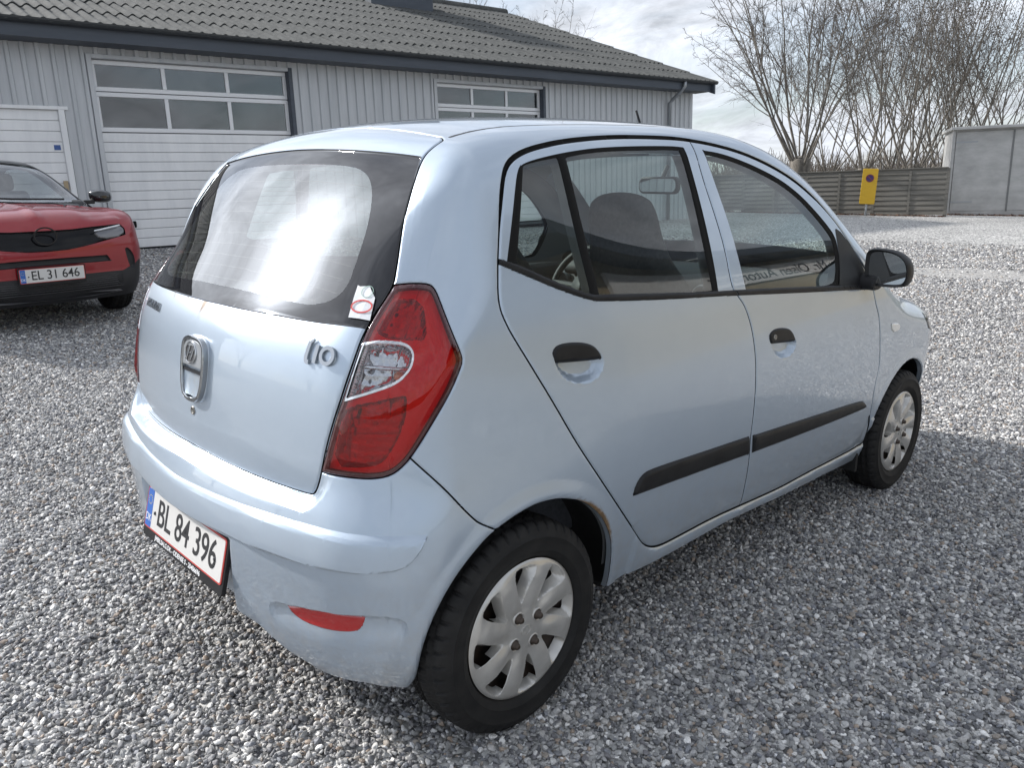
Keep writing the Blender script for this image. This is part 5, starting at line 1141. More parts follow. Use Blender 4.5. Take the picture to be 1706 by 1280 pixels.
# sectional garage door with six-pane window rows
def sectional(x0,x1,zs_low,wrows,name,parent=GB,yrec=.10,npane=3,top=DT,handle=True):
    D=empty(name,parent); 
    fr=MB(); fr.box((x0-.07,-.035,-.3),(x0,yrec+.06,top+.06)); fr.build('door_jamb',M_wall,D,bevel=.005)
    fr=MB(); fr.box((x1,-.035,-.3),(x1+.07,yrec+.06,top+.06)); fr.build('door_jamb',M_fascia,D,bevel=.005)
    fr=MB(); fr.box((x0,-.030,top),(x1,yrec+.06,top+.06)); fr.build('door_head',M_wall,D,bevel=.005)
    z=0.02; k=0
    lows=zs_low
    npan=int(round(lows/.1425)); h=lows/npan
    for i in range(npan):
        mb=MB(); g=.0075 if i%4==3 else .0035
        mb.box((x0+.005,yrec,.02+i*h+.002),(x1-.005,yrec+.045,.02+(i+1)*h-g)); mb.build('door_panel',M_white,D,bevel=.008)
    mb=MB(); mb.box((x0,yrec+.03,.0),(x1,yrec+.06,.02+lows)); mb.build('panel_core',mat('panel_joint_grey',(.30,.31,.33),.7),D)
    mb=MB(); mb.box((x0,yrec-.005,-.06),(x1,yrec+.05,.018)); mb.build('bottom_seal',M_rubber,D)
    zb=.02+lows
    for (za,zc) in wrows:
        Wn=MB(); Wn.box((x0,yrec-.012,za),(x1,yrec+.045,za+.065)); Wn.box((x0,yrec-.012,zc-.065),(x1,yrec+.045,zc))
        F_=Wn.build('window_rail',M_alu,D,bevel=.006)
        for q in range(npane+1):
            xx=x0+(x1-x0-.06)*q/npane; mb=MB(); mb.box((xx,yrec-.012,za+.065),(xx+.06,yrec+.045,zc-.065)); mb.build('window_mullion',M_alu,D,bevel=.006)
        for q in range(npane):
            xa=x0+(x1-x0-.06)*q/npane+.06; xb=x0+(x1-x0-.06)*(q+1)/npane; mb=MB(); mb.box((xa,yrec+.012,za+.065),(xb,yrec+.020,zc-.065)); mb.build('window_pane',M_pane,D)
    return D
d1=sectional(D1[0],D1[1],1.74,((1.765,2.335),(2.345,2.785)),'sectional_door')
d2=sectional(D2[0],D2[1],1.74,((1.765,2.335),(2.345,2.785)),'sectional_door')
mb=MB(); mb.prism(rrect(.16,.10,.02,c=(.05,.385)),.075,.099,lambda u,v,h:(u,h,v)); mb.build('door_pull',M_rubber,d1,bevel=.006)
# white side-hung door at the left
D3=empty('white_door',GB); npn=14; h=WDT/npn
for i in range(npn):
    mb=MB(); mb.box((WD[0]+.05,.02,i*h+.002),(WD[1]-.08,.06,(i+1)*h-.003)); mb.build('door_panel',M_white,D3,bevel=.006)
mb=MB(); mb.box((WD[0],.05,0),(WD[1],.08,WDT)); mb.build('panel_core',MATS['panel_joint_grey'],D3)
mb=MB(); mb.box((WD[1]-.08,-.03,-.2),(WD[1],.08,WDT)); mb.build('door_frame',M_white,D3,bevel=.006)
mb=MB(); mb.box((WD[0],-.03,WDT),(WD[1]+.05,.08,WDT+.05)); mb.build('door_frame',M_white,D3,bevel=.006)
mb=MB(); mb.box((WD[1]-.155,-.005,.78),(WD[1]-.095,.019,1.06)); LP=mb.build('lock_plate',mat('brass_plate',(.38,.30,.20),.4,.5),D3,bevel=.004); mb=MB(); mb.tube([(WD[1]-.125,-.02,.94),(WD[1]-.125,-.05,.94),(WD[1]-.20,-.05,.94)],.010,8); mb.build('door_handle',mat('worn_steel'),LP,smooth=True)
mb=MB(); mb.box((WD[1]-.20,.015,1.495),(WD[1]-.115,.0195,1.565)); mb.build('blue_sticker',mat('sticker_blue',(.04,.10,.30),.4),D3)
# ---------------------------------------------------------------- yellow-rendered dealer building opposite (seen mirrored in the windows)
M_tan=mat('ochre_render',(.40,.32,.19),.9); noise_color(M_tan,(.30,.245,.15),(.36,.295,.185),2,8)
OB=empty('dealer_building'); OB.matrix_world=Matrix.Translation((0,0,gz(9,-5)))@Matrix.Rotation(math.radians(-2.0),4,'Z')
tag(OB,'ochre-rendered dealer building with a white lettered sign band under dark eaves','building')
mb=MB(); mb.box((4.4,-12.5,-.5),(17.5,-4.4,2.72)); mb.build('wall',M_tan,OB)
mb=MB(); mb.box((4.0,-13,2.72),(18,-4.0,2.86)); mb.build('eaves',M_fascia,OB,bevel=.01)
mb=MB(); mb.add([(4.0,-4.0,2.86),(18,-4.0,2.86),(18,-8.4,3.2),(4.0,-8.4,3.2),(4.0,-13,2.86),(18,-13,2.86)],[(0,1,2,3),(3,2,5,4),(0,3,4),(1,5,2)]); mb.build('roof',M_roof,OB)
mb=MB(); mb.box((4.7,-4.4,2.22),(13.6,-4.33,2.60)); SG=mb.build('sign_board',mat('sign_white',(.72,.72,.70),.5),OB)
tm=frame((8.9,-4.327,2.40),(-1,0,0),(0,0,1)); text_obj('sign_lettering','Mr. Olsen Automobiler',.34,.003,mat('sign_black',(.03,.03,.035),.5),SG,tm,1.15)
o=ribbon(ell(.17,.15,32),.03,0,.004).build('sign_logo',mat('sign_olive',(.14,.16,.06),.5),SG); o.matrix_local=frame((12.9,-4.327,2.41),(-1,0,0),(0,0,1))
for k in range(0):
    mb=MB(); x=4.6+3.2*k; mb.box((x,-4.41,.75),(x+1.4,-4.37,2.0)); w_=mb.build('window',mat('window_frame_white',(.7,.7,.7),.5),OB); mb=MB(); mb.box((x+.08,-4.40,.83),(x+1.32,-4.362,1.92)); mb.build('window_pane',M_gloss,w_)
# ---------------------------------------------------------------- fence, sign, store
M_board=mat('weathered_board',(.105,.115,.105),.85); noise_color(M_board,(.105,.102,.09),(.20,.19,.17),4,9,.7,stretch=(.3,.3,6))
FL=at_dist((1340,357),26.0); FR=ghit((1573,361)); FL[2]=gz(FL[0],FL[1]); FR[2]=gz(FR[0],FR[1])
fd=FR-FL; fd[2]=0; fl_=np.linalg.norm(fd); fd/=fl_; fn_=np.array([fd[1],-fd[0],0]); fn_=fn_ if fn_@(CG-FL)>0 else -fn_
FS=FL-fd*5.6
FMX=Matrix(((fd[0],-fn_[0],0,FS[0]),(fd[1],-fn_[1],0,FS[1]),(0,0,1,0),(0,0,0,1)))
ft=1.44; FE=empty('board_fence'); FE.matrix_world=FMX; tag(FE,'low grey fence of overlapping horizontal boards beside the store','fence')
Lf=fl_+5.6; bays=np.linspace(0,Lf,6)
def fz(s): P=FS+fd*s; return gz(P[0],P[1])
bmeshes={}
for bI in range(5):
    s0,s1=bays[bI],bays[bI+1]; zb=fz((s0+s1)/2)
    for r in range(9):
        h=(ft-zb)/9.0; z=zb+.02+r*h
        mb=MB(); hh=h+.03
        mb.add([(s0+.02,-.010,z),(s1-.02,-.010,z),(s1-.02,.012,z),(s0+.02,.012,z),(s0+.02,.018,z+hh),(s1-.02,.018,z+hh),(s1-.02,.036,z+hh),(s0+.02,.036,z+hh)],[(0,3,2,1),(4,5,6,7),(0,1,5,4),(1,2,6,5),(2,3,7,6),(3,0,4,7)])
        mb.build('board',M_board,FE)
    mb=MB(); mb.box((s1-.045,-.005,zb-.3),(s1+.045,.09,ft+.02)); mb.build('fence_post',M_board,FE,bevel=.006)
    mb=MB(); mb.box(((s0+s1)/2-.03,-.028,zb),((s0+s1)/2+.03,-.012,ft-.03)); mb.build('batten',M_board,FE)
    mb=MB(); mb.box((s0,-.03,ft+.02),(s1,.08,ft+.045)); mb.build('cap_board',M_board,FE)
# yellow no-stopping sign leaning before the fence
SP=at_dist((1441,362),25.2); SP[2]=gz(SP[0],SP[1]); st_=at_dist((1444.5,281),25.2); vx=(CG-SP); vx[2]=0; vx/=np.linalg.norm(vx)
sr=np.cross([0,0,1.],vx); 
SGN=empty('parking_sign'); SGN.matrix_world=Matrix(((sr[0],0,vx[0],SP[0]),(sr[1],0,vx[1],SP[1]),(0,1,0,SP[2]),(0,0,0,1)))@Matrix.Rotation(math.radians(-3.0),4,'Z'); tag(SGN,'tall yellow sign board with a round no-stopping symbol by the fence','sign')
M_yel=mat('sign_yellow',(.62,.38,.02),.5); sgb=(at_dist((1441,340),25.2)[2]-SP[2]); sgt=(st_[2]-SP[2])
mb=MB(); mb.prism(rrect(.40,sgt-sgb,.03,c=(0,(sgt+sgb)/2)),0,.045,flat); SB=mb.build('sign_board',M_yel,SGN,bevel=.008)
mb=MB(); mb.prism(ell(.105,.105,32,(0,sgt-.26)),.045,.050,flat); mb.build('symbol_disc',mat('symbol_blue',(.045,.03,.13),.5),SB); ribbon(ell(.096,.096,32,(0,sgt-.26)),.022,.050,.053).build('symbol_ring',mat('symbol_red',(.20,.03,.05),.5),SB)
ribbon([(-.07,sgt-.19),(.07,sgt-.33)],.022,.050,.053,False).build('symbol_bar',MATS['symbol_red'],SB)
mb=MB(); mb.tube([(0,-.2,-.02),(0,sgb+.3,-.02)],.03,8); mb.build('sign_post',MATS['galvanised_zinc'],SGN,smooth=True)
# galvanised store with double doors
S0=ghit((1577,358)); S1=ghit((1706,360)); sd_=S1-S0; sd_[2]=0; sd_/=np.linalg.norm(sd_); sn=np.array([sd_[1],-sd_[0],0]); sn=sn if sn@(CG-S0)>0 else -sn
ST=empty('store_shed'); ST.matrix_world=Matrix(((sd_[0],-sn[0],0,S0[0]),(sd_[1],-sn[1],0,S0[1]),(0,0,1,gz(S0[0],S0[1])),(0,0,0,1))); tag(ST,'grey sheet-metal store with plain double doors beside the fence','shed')
M_steelgrey=mat('dull_steel_strip',(.17,.175,.175),.6,.2)
M_galv=mat('weathered_zinc',(.30,.31,.31),.6,.2); noise_color(M_galv,(.33,.33,.325),(.50,.50,.49),1.6,9,.65,lo=.3,hi=.7,stretch=(1,1,2.2))
SHH=at_dist((1588,214),27.1)[2]-gz(S0[0],S0[1])
mb=MB(); mb.box((0,.03,-.3),(3.0,2.6,SHH-.06)); mb.build('shed_wall',M_galv,ST)
mb=MB(); mb.box((-.10,-.18,SHH-.06),(3.2,2.7,SHH+.02)); mb.build('shed_roof',M_galv,ST,bevel=.01)
mb=MB(); mb.box((-.04,-.02,-.3),(.04,.06,SHH-.061)); mb.build('shed_post',M_galv,ST,bevel=.006)
for k in range(2):
    x0=.06+1.42*k; mb=MB(); mb.box((x0,-.012,.10),(x0+1.40,.028,SHH-.12)); Dd=mb.build('shed_door',M_galv,ST,bevel=.006)
    for zz in (.34,SHH-.42):
        xh=(x0,x0+.55) if k==0 else (x0+.85,x0+1.40); mb=MB(); mb.box((xh[0],-.022,zz),(xh[1],-.0125,zz+.045)); mb.build('strap_hinge',MATS['galvanised_zinc'],Dd)
mb=MB(); mb.box((1.455,-.03,.08),(1.50,-.013,SHH-.12)); mb.build('door_astragal',M_steelgrey,ST)
mb=MB(); mb.box((0,-.01,-.25),(3.0,.029,.095)); mb.build('threshold',M_galv,ST)

def litter():
    rng=np.random.default_rng(9); V=[];F=[]; 
    for i in range(2600):
        if i<1900: s=rng.uniform(0,Lf); P=FS+fd*s+fn_*abs(rng.normal(0,.16))
        else: P=S0+sd_*rng.uniform(0,3.0)+sn*abs(rng.normal(0,.14))
        z=gz(P[0],P[1])+rng.uniform(.0,.03); a=rng.uniform(0,6.28); l=rng.uniform(.02,.05); u=np.array([math.cos(a),math.sin(a),rng.normal(0,.3)])*l; w=np.array([-math.sin(a),math.cos(a),rng.normal(0,.4)])*l*.6; c=np.array([P[0],P[1],z]); n=len(V); V+=[c-u,c+w,c+u,c-w]; F.append((n,n+1,n+2,n+3))
    m=mat('dead_leaf',(.10,.05,.03),.9); noise_color(m,(.05,.03,.02),(.16,.08,.045),7); o=mesh_obj('leaf_litter',V,F,m,None,False); tag(o,'brown dead leaves lying along the foot of fence and store','leaf litter',kind='stuff')
litter()
# ---------------------------------------------------------------- red crossover by the garage door
class RedBody(Body):
    def __init__(s):
        s.w0=Spl([(.15,.80),(.30,.855),(.45,.885),(.60,.895),(.75,.893),(.88,.882),(.98,.862),(1.08,.815),(1.25,.735),(1.40,.660),(1.55,.575)])
        s.kr=Spl([(.2,.05),(1.6,.05)]); s.kf=Spl([(.2,.02),(.7,.02),(1.0,.04),(1.5,.03)])
        s.rc=Spl([(-.75,1.30),(-.5,1.43),(0,1.50),(.5,1.53),(1.0,1.525),(1.35,1.49),(1.6,1.42),(1.9,1.27),(2.2,1.115),(2.35,1.06),(2.6,1.035),(2.9,1.015),(3.15,.985),(3.3,.93),(3.42,.84),(3.55,.7)])
        s.crown=Spl([(-.7,.12),(1.3,.13),(2.0,.16),(2.5,.09),(3.4,.09)])
        s.bc=Spl([(.15,-.60),(.4,-.74),(.8,-.74),(1.0,-.70),(1.3,-.52),(1.5,-.40)]); s.cb=Spl([(.2,.15),(1.5,.15)])
        s.fc=Spl([(.15,3.30),(.28,3.385),(.45,3.41),(.60,3.42),(.72,3.43),(.80,3.425),(.88,3.40),(.94,3.36),(1.0,3.25)])
    def W(s,x,z):
        tr=np.clip((.6-x)/1.3,0,2); tf=np.clip((x-2.0)/1.4,0,2); return s.w0(z)-s.kr(z)*tr**2.4-s.kf(z)*tf**2.6
    def Fx(s,Y,z): return s.fc(z)-.26*Y**2-.10*np.maximum(Y-.5,0)**2
M_rpaint=mat('red_pearl_paint',(.25,.004,.010),.30,.20,.7,.01); M_clad=mat('black_cladding',(.012,.012,.014),.55)
RB=RedBody()
yaw_r=math.radians(-87); fw=np.array([math.cos(yaw_r),math.sin(yaw_r),0]); lf=np.array([-fw[1],fw[0],0])
def _place():
    d=rayg([(88,457)]); best=None
    for t in np.arange(5,9,.01):
        P=CG+d*t; e=abs(P[2]-.46-gz(P[0]-fw[0]*.9,P[1]-fw[1]*.9))
        if best is None or e<best[0]: best=(e,P)
    P=best[1]; R_=P-fw*3.45; R_[2]=P[2]-.46; return R_
RO=_place(); print('red car at',RO)
RMX=np.array([[fw[0],lf[0],0,RO[0]],[fw[1],lf[1],0,RO[1]],[0,0,1,RO[2]],[0,0,0,1]]); RMI=np.linalg.inv(RMX)
def rhit(px):
    """pixel -> red car's own frame; its left side (Y>0) is the one in view"""
    d=ray(px)@G.T@RMI[:3,:3].T; o=RMI[:3,:3]@CG+RMI[:3,3]; ts=np.arange(3,11,.015); Q=o+d[:,None]*ts[None,:,None]; Q2=Q.reshape(-1,3).copy(); Q2[:,1]=np.abs(Q2[:,1])
    Fv=RB.F(Q2).reshape(len(d),-1); ok=(Fv<0).any(1); i=np.where(ok,np.argmax(Fv<0,1),np.argmin(Fv,1)); P=Q[np.arange(len(d)),i]; P[:,1]=np.abs(P[:,1]); return RB.project(P,4)
_t=lambda P:project_px(((np.array(P)@RMX[:3,:3].T)+RMX[:3,3])@G); print('px corner',_t([[3.0,.87,.6],[2.557,.88,0],[2.02,1.1,1.085],[1.6,0,1.42],[2.25,.70,1.07]]),'depth',np.linalg.norm(RO+fw*3.45-CG))
print('red plate',rhit([(88,457)]),'hood edge',rhit([(88,387),(199,372.5),(207,392)]),'wind base',rhit([(132,334)]))
SZr=lambda P:np.c_[P[:,1]-P[:,0]*1.0,P[:,2]]
def trr(px,n=1,keep=()): return chaikin(SZr(rhit(px)),n,True,keep)
def cpoly(px,z0,z1,n=1):
    """outline whose inner end runs to the centre line at heights z0 (top) and z1 (bottom)"""
    q=SZr(rhit(px)); return np.r_[[[-3.6,z0]],q,[[-3.6,z1]]]
vq=SZr(rhit([(120,382),(150,378),(199,372.5),(207,381),(208.5,391),(170,402),(140,410),(112,416)])); viz=np.r_[[[-3.7,vq[0,1]-.004]],vq,[[-3.7,vq[-1,1]-.012]]]
sq=SZr(rhit([(120,428),(150,426),(176,424),(184,434),(150,437),(120,439)])); slot=np.r_[[[-3.7,sq[0,1]]],sq,[[-3.7,sq[-1,1]]]]
hl=trr([(152,384),(198,374),(205,381),(207,391),(168,401)],1); vent=trr([(204,411),(213,412),(222,428),(224,444),(218,447),(210,432)],1)
lq=SZr(rhit([(142,456),(180,452),(205,450),(222,452)]));
def zclad(P): return np.interp(P[:,1]-P[:,0],[-3.7,lq[0,0],lq[1,0],lq[2,0],-2.35,-2.2,1.5,2],[lq[0,1],lq[0,1],lq[1,1],lq[2,1],.52,.36,.36,.36])
_S,_R,_B,_F=patches(RB,150,64,44,.20); RK=grid_tm([refine(RB,g) for g in (_S,_R,_B,_F)])
_n=np.cross(RK.V[RK.T[:,1]]-RK.V[RK.T[:,0]],RK.V[RK.T[:,2]]-RK.V[RK.T[:,0]]); _g=RB.grad(RK.V[RK.T].mean(1)); _fl=(_n*_g).sum(1)<0; RK.T[_fl]=RK.T[_fl][:,::-1]
r_arch=lambda P:np.minimum(np.hypot(P[:,0]-2.557,P[:,2]-.34)-.385,np.hypot(P[:,0],P[:,2]-.34)-.385)
fz_=lambda poly:(lambda P:sdf_poly(SZr(P),poly,.05)); r_viz,r_slot,r_hl,r_vent=[fz_(q) for q in (viz,slot,hl,vent)]
r_clad=lambda P:P[:,2]-np.maximum(zclad(P),np.where(np.minimum(np.hypot(P[:,0]-2.557,P[:,2]-.34),np.hypot(P[:,0],P[:,2]-.34))<.44,9,0))
r_wind=lambda P:sdf_poly(XY(P),np.array([[1.50,-.1],[1.50,0],[1.46,.40],[1.50,.52],[1.9,.63],[2.22,.705],[2.27,.68],[2.33,.4],[2.35,0],[2.35,-.1]]),.05)
r_side=lambda P:sdf_poly(XZ(P),chaikin([(-.25,1.05),(-.1,1.30),(.4,1.44),(1.0,1.45),(1.4,1.40),(2.15,1.05),(1.6,1.0)],2),.05)
FRS=[0,3]
RK.cut_levels(r_arch,[0,.06],[0]); RK.cut_levels(lambda P:P[:,2]-zclad(P),[0],[0,2,3])
for fn in (r_viz,r_slot,r_hl,r_vent): RK.cut_levels(fn,[0,-.006],FRS)
RK.cut_levels(r_wind,[0],[1,0]); RK.cut_levels(r_side,[0],[0]); RK.cut_levels(lambda P:P[:,0]-2.40,[0],[1])
RK.cut_levels(lambda P:P[:,0]-1.47,[0],[1])
RV=RB.project(RK.V,2); RN=RB.grad(RV); RN/=np.linalg.norm(RN,axis=1)[:,None]; rc_=RV[RK.T].mean(1); rp=RK.pid
rl=np.full(len(rc_),'body',dtype='U12'); rl[(rp==1)&(rc_[:,0]<1.47)]='roof'; rl[(rp==1)&(rc_[:,0]>2.40)]='bonnet'
rl[(rc_[:,2]<zclad(rc_))&(rp!=1)]='cladding'; rl[(rp==0)&(r_arch(rc_)<.06)]='cladding'; rl[((rp==1)|(rp==0))&(r_wind(rc_)<0)]='windscreen'; rl[(rp==1)&(rc_[:,0]>=1.47)&(rc_[:,0]<2.40)&(rl!='windscreen')]='pillar'
fm=np.isin(rp,FRS)&(rc_[:,0]>2.6)
for fn,nm in ((r_viz,'visor'),(r_slot,'slot'),(r_vent,'slot'),(r_hl,'headlamp')): rl[fm&(fn(rc_)<0)]=nm
rl[(rp==0)&(r_side(rc_)<0)&(rc_[:,0]<2.2)]='side'; rl[(rp==0)&(rc_[:,2]>1.28)&(rl=='body')&(rc_[:,0]<2.1)]='pillar'; rl[(rp==0)&(r_arch(rc_)<0)]='dead'
# bonnet crease and pressed relief
dnr=np.where((RV[:,0]>2.4)&(RV[:,2]>.9),.012*np.exp(-((RV[:,1]-.0)/.05)**2)-.014*sst(.30,.5,RV[:,1])*(1-sst(.60,.78,RV[:,1])),0)
vv=np.minimum(r_viz(RV),np.minimum(r_slot(RV),r_vent(RV))); dnr+=np.where((RV[:,0]>2.6),-.018*sst(0,.010,-vv),0); hv=r_hl(RV); dnr+=np.where(RV[:,0]>2.6,.016*sst(0,.008,-hv),0)
# swell of the bumper between the openings
dnr+=np.where((RV[:,0]>3.0)&(RV[:,2]<.72)&(RV[:,2]>.45),.012*np.sin((RV[:,2]-.45)/.27*np.pi),0)
RP=RV+RN*dnr[:,None]
RED=empty('red_crossover_car'); RED.matrix_world=Matrix(RMX.tolist()); tag(RED,'dark red crossover car with black front visor parked before the garage','car')
def rm(nm): return RK.T[np.isin(rl,nm)]
emit('body_shell',RP,rm(['body']),M_rpaint,RED,'C'); emit('bonnet',RP,rm(['bonnet']),M_rpaint,RED,'C'); emit('roof',RP,rm(['roof','pillar']),M_gloss,RED,'C'); emit('wheel_cladding',RP,rm(['cladding']),M_clad,RED,'C')
M_wdark=glass_mat('red_car_glass',(.60,.66,.66),0,1.52,1.9,.05)
emit('windscreen',RP,rm(['windscreen']),M_wdark,RED,'C'); VZ=emit('front_visor',RP,rm(['visor']),mat('visor_black',(.004,.004,.005),.12,spec=.25),RED,'C'); emit('grille',RP,rm(['slot']),M_clad,RED,'C')
M_hl=mat('headlamp_dark',(.14,.14,.15),.05,.4,coat=1.0)
for sd,sg in sides:
    emit('side_window',RP,rm(['side']),M_wdark,RED,sd); H=emit('headlamp',RP,rm(['headlamp']),M_hl,RED,sd)
    dl=hl[[0,1]] ; Q=rhit([(155,386.5),(165,384.5),(178,381.5),(196,377.5)]); Q=Q+RB.grad(Q)*.020; mb=MB(); mb.tube([(q[0],q[1]*sg,q[2]) for q in Q],.006,6); mb.build('daylight_strip',mat('drl_white',(.8,.82,.85),.3),H)
emit('cabin_lining',RV-RN*.05,RK.T[np.isin(rl,['body','roof','pillar','cladding'])&(rc_[:,0]<2.3)&(rc_[:,2]>.35)],M_dash,RED,'C')
mb=MB(); mb.box((-.5,-.7,.25),(3.2,.7,.40)); mb.build('underbody',M_under,RED)
mb=MB(); mb.prism(chaikin([(1.80,.7),(1.82,.98),(1.95,1.06),(2.30,1.07),(2.30,.7)],2),-.75,.75,lambda u,v,h:(u,h,v)); mb.build('dashboard',M_dash,RED,smooth=True,auto=50)
for y in (-.38,.38): rbox('front_seat',M_seat,RED,(1.0,y-.24,.45),(1.16,y+.24,1.18),None,.06); rbox('head_restraint',M_seat,RED,(.95,y-.13,1.18),(1.07,y+.13,1.36),None,.05)
for x,y in ((2.557,.79),(2.557,-.79),(0,.79),(0,-.79)):
    c=copy_tree(w0,RED); c.matrix_local=wheel_mx(x,y,.335,.7)@Matrix.Diagonal((1.215,1.215,1.25,1))
for x in (2.557,0):
    for sg in (-1,1):
        mb=MB(); pts=[(x+.392*math.cos(a),.34+.392*math.sin(a)) for a in np.linspace(-.25,math.pi+.25,21)]
        V=[(u,sg*.875,v) for u,v in pts]+[(u,sg*.55,v) for u,v in pts]+[(x,sg*.55,.34)]; mb.add(V,[(i,i+1,22+i,21+i) for i in range(20)]+[(21+i,22+i,42) for i in range(20)]); mb.build('wheel_arch_liner',M_under,RED,smooth=True)
for sg in (-1,1):
    mb=MB(); out_=chaikin([(-.11,.02),(-.09,.07),(.02,.08),(.10,.05),(.115,-.01),(.08,-.06),(-.08,-.05)],2); n=len(out_); V=[];F=[]; se=[(-.05,.7),(-.035,.95),(0,1.0),(.05,.9),(.09,.6),(.10,.2)]
    for dx_,s_ in se: V+=[(2.02+dx_-.15*abs(u),sg*(1.0+u*s_),1.085+v*s_) for u,v in out_]
    for i in range(len(se)-1): F+=[(i*n+k,i*n+(k+1)%n,(i+1)*n+(k+1)%n,(i+1)*n+k) for k in range(n)]
    F+=[tuple(range(n))[::-1],tuple((len(se)-1)*n+k for k in range(n))]; mb.add(V,F); o=mb.build('door_mirror',M_gloss,RED,smooth=True); mb=MB(); mb.box((1.98,min(sg*.82,sg*.93),1.02),(2.06,max(sg*.82,sg*.93),1.06)); mb.build('mirror_foot',M_clad,o,bevel=.01)
for sg in (-1,1):
    mb=MB(); mb.tube([(2.33,sg*.55,1.075),(2.31,sg*.10,1.09),(2.25,-.3+sg*.1,1.12)],.010,6); mb.build('wiper',M_clad,RED,smooth=True)
mb=MB(); mb.prism(chaikin([(-.62,.235),(.62,.235),(.56,.275),(-.56,.275)],1),-.02,.02,lambda u,v,h:(3.375-.26*u*u+h,u,v)); mb.build('skid_strip',mat('dark_grey_skid',(.09,.09,.095),.5),RED)
for k in range(9):
    zz=.30+.018*k
    mb=MB(); mb.tube([(3.405-.26*u*u,u,zz) for u in np.linspace(-.62,.62,13)],.0045,5); mb.build('grille_bar',M_gloss,RED,smooth=True)
emb=ribbon(ell(.085,.07,32),.012,0,.008).build('front_emblem',mat('dark_chrome',(.02,.02,.022),.25,.5),VZ); emb.matrix_local=frame((3.425,0,.775),(0,1,0),(0,0,1))
number_plate(RED,frame((3.452,0.0,.46),(0,1,0),(.05,0,1)),'EL 31 646',None)
# ---------------------------------------------------------------- bare trees
M_bark=mat('grey_bark',(.15,.135,.115),.9); noise_color(M_bark,(.085,.075,.065),(.24,.22,.19),9,9,.7,stretch=(1,1,.25),bump=.5,bscale=30,dist=.01)
M_twig=mat('brown_twig',(.115,.098,.085),.9)
class Tubes:
    """many tapering sticks gathered with numpy"""
    def __init__(s): s.V=[];s.F=[];s.n=0
    def add(s,pts,r0,r1,k):
        pts=np.asarray(pts); m=len(pts); t=np.gradient(pts,axis=0); t/=np.linalg.norm(t,axis=1)[:,None]+1e-9
        ref=np.array([.31,.77,.55]); a=np.cross(t,ref); a/=np.linalg.norm(a,axis=1)[:,None]+1e-9; b=np.cross(t,a)
        r=np.linspace(r0,r1,m)[:,None,None]; ph=np.arange(k)*2*np.pi/k
        P=pts[:,None]+r*(np.cos(ph)[None,:,None]*a[:,None]+np.sin(ph)[None,:,None]*b[:,None])
        s.V.append(P.reshape(-1,3)); I=np.arange(m*k).reshape(m,k)+s.n; J=np.roll(I,-1,1)
        s.F.append(np.stack([I[:-1],J[:-1],J[1:],I[1:]],-1).reshape(-1,4)); s.n+=m*k
    def build(s,name,m,parent): return mesh_obj(name,np.concatenate(s.V),np.ascontiguousarray(np.concatenate(s.F)),m,parent,True)
def grow(rng,p,d,L,n,up,wob):
    """a wandering stick"""
    pts=[np.array(p,float)]; d=np.array(d,float); d/=np.linalg.norm(d)
    for i in range(n):
        d=d+rng.normal(0,wob,3)+np.array([0,0,up]); d/=np.linalg.norm(d); pts.append(pts[-1]+d*L/n)
    return np.array(pts)
def side_dir(rng,t,ang):
    a=np.cross(t,rng.normal(0,1,3)); a/=np.linalg.norm(a)+1e-9; return t*math.cos(ang)+a*math.sin(ang)
def twigs(T,rng,path,L,n1,n2,r,up=.03,cones=None,droop=0.0,lo=.2):
    m=len(path)
    for i in range(n1):
        f=lo+(1-lo)*rng.random(); x=f*(m-1); k=min(int(x),m-2); p=path[k]+(path[k+1]-path[k])*(x-k); t=path[k+1]-path[k]; t/=np.linalg.norm(t)
        l=L*(1.15-f)*(.6+.6*rng.random()); q=grow(rng,p,side_dir(rng,t,rng.uniform(.5,1.1)),l,4,up,.16); T.add(q,r,r*.35,3)
        for j in range(n2):
            g=rng.uniform(.15,1); y=g*4; k2=min(int(y),3); p2=q[k2]+(q[k2+1]-q[k2])*(y-k2); t2=q[k2+1]-q[k2]; t2/=np.linalg.norm(t2)
            w=grow(rng,p2,side_dir(rng,t2,rng.uniform(.4,1.0)),l*.45*(.5+.7*rng.random()),3,up-droop,.2); T.add(w,r*.55,r*.3,3)
            if cones is not None and rng.random()<.8: cones+= [w[-1]+rng.normal(0,.05,3) for _ in range(2)]
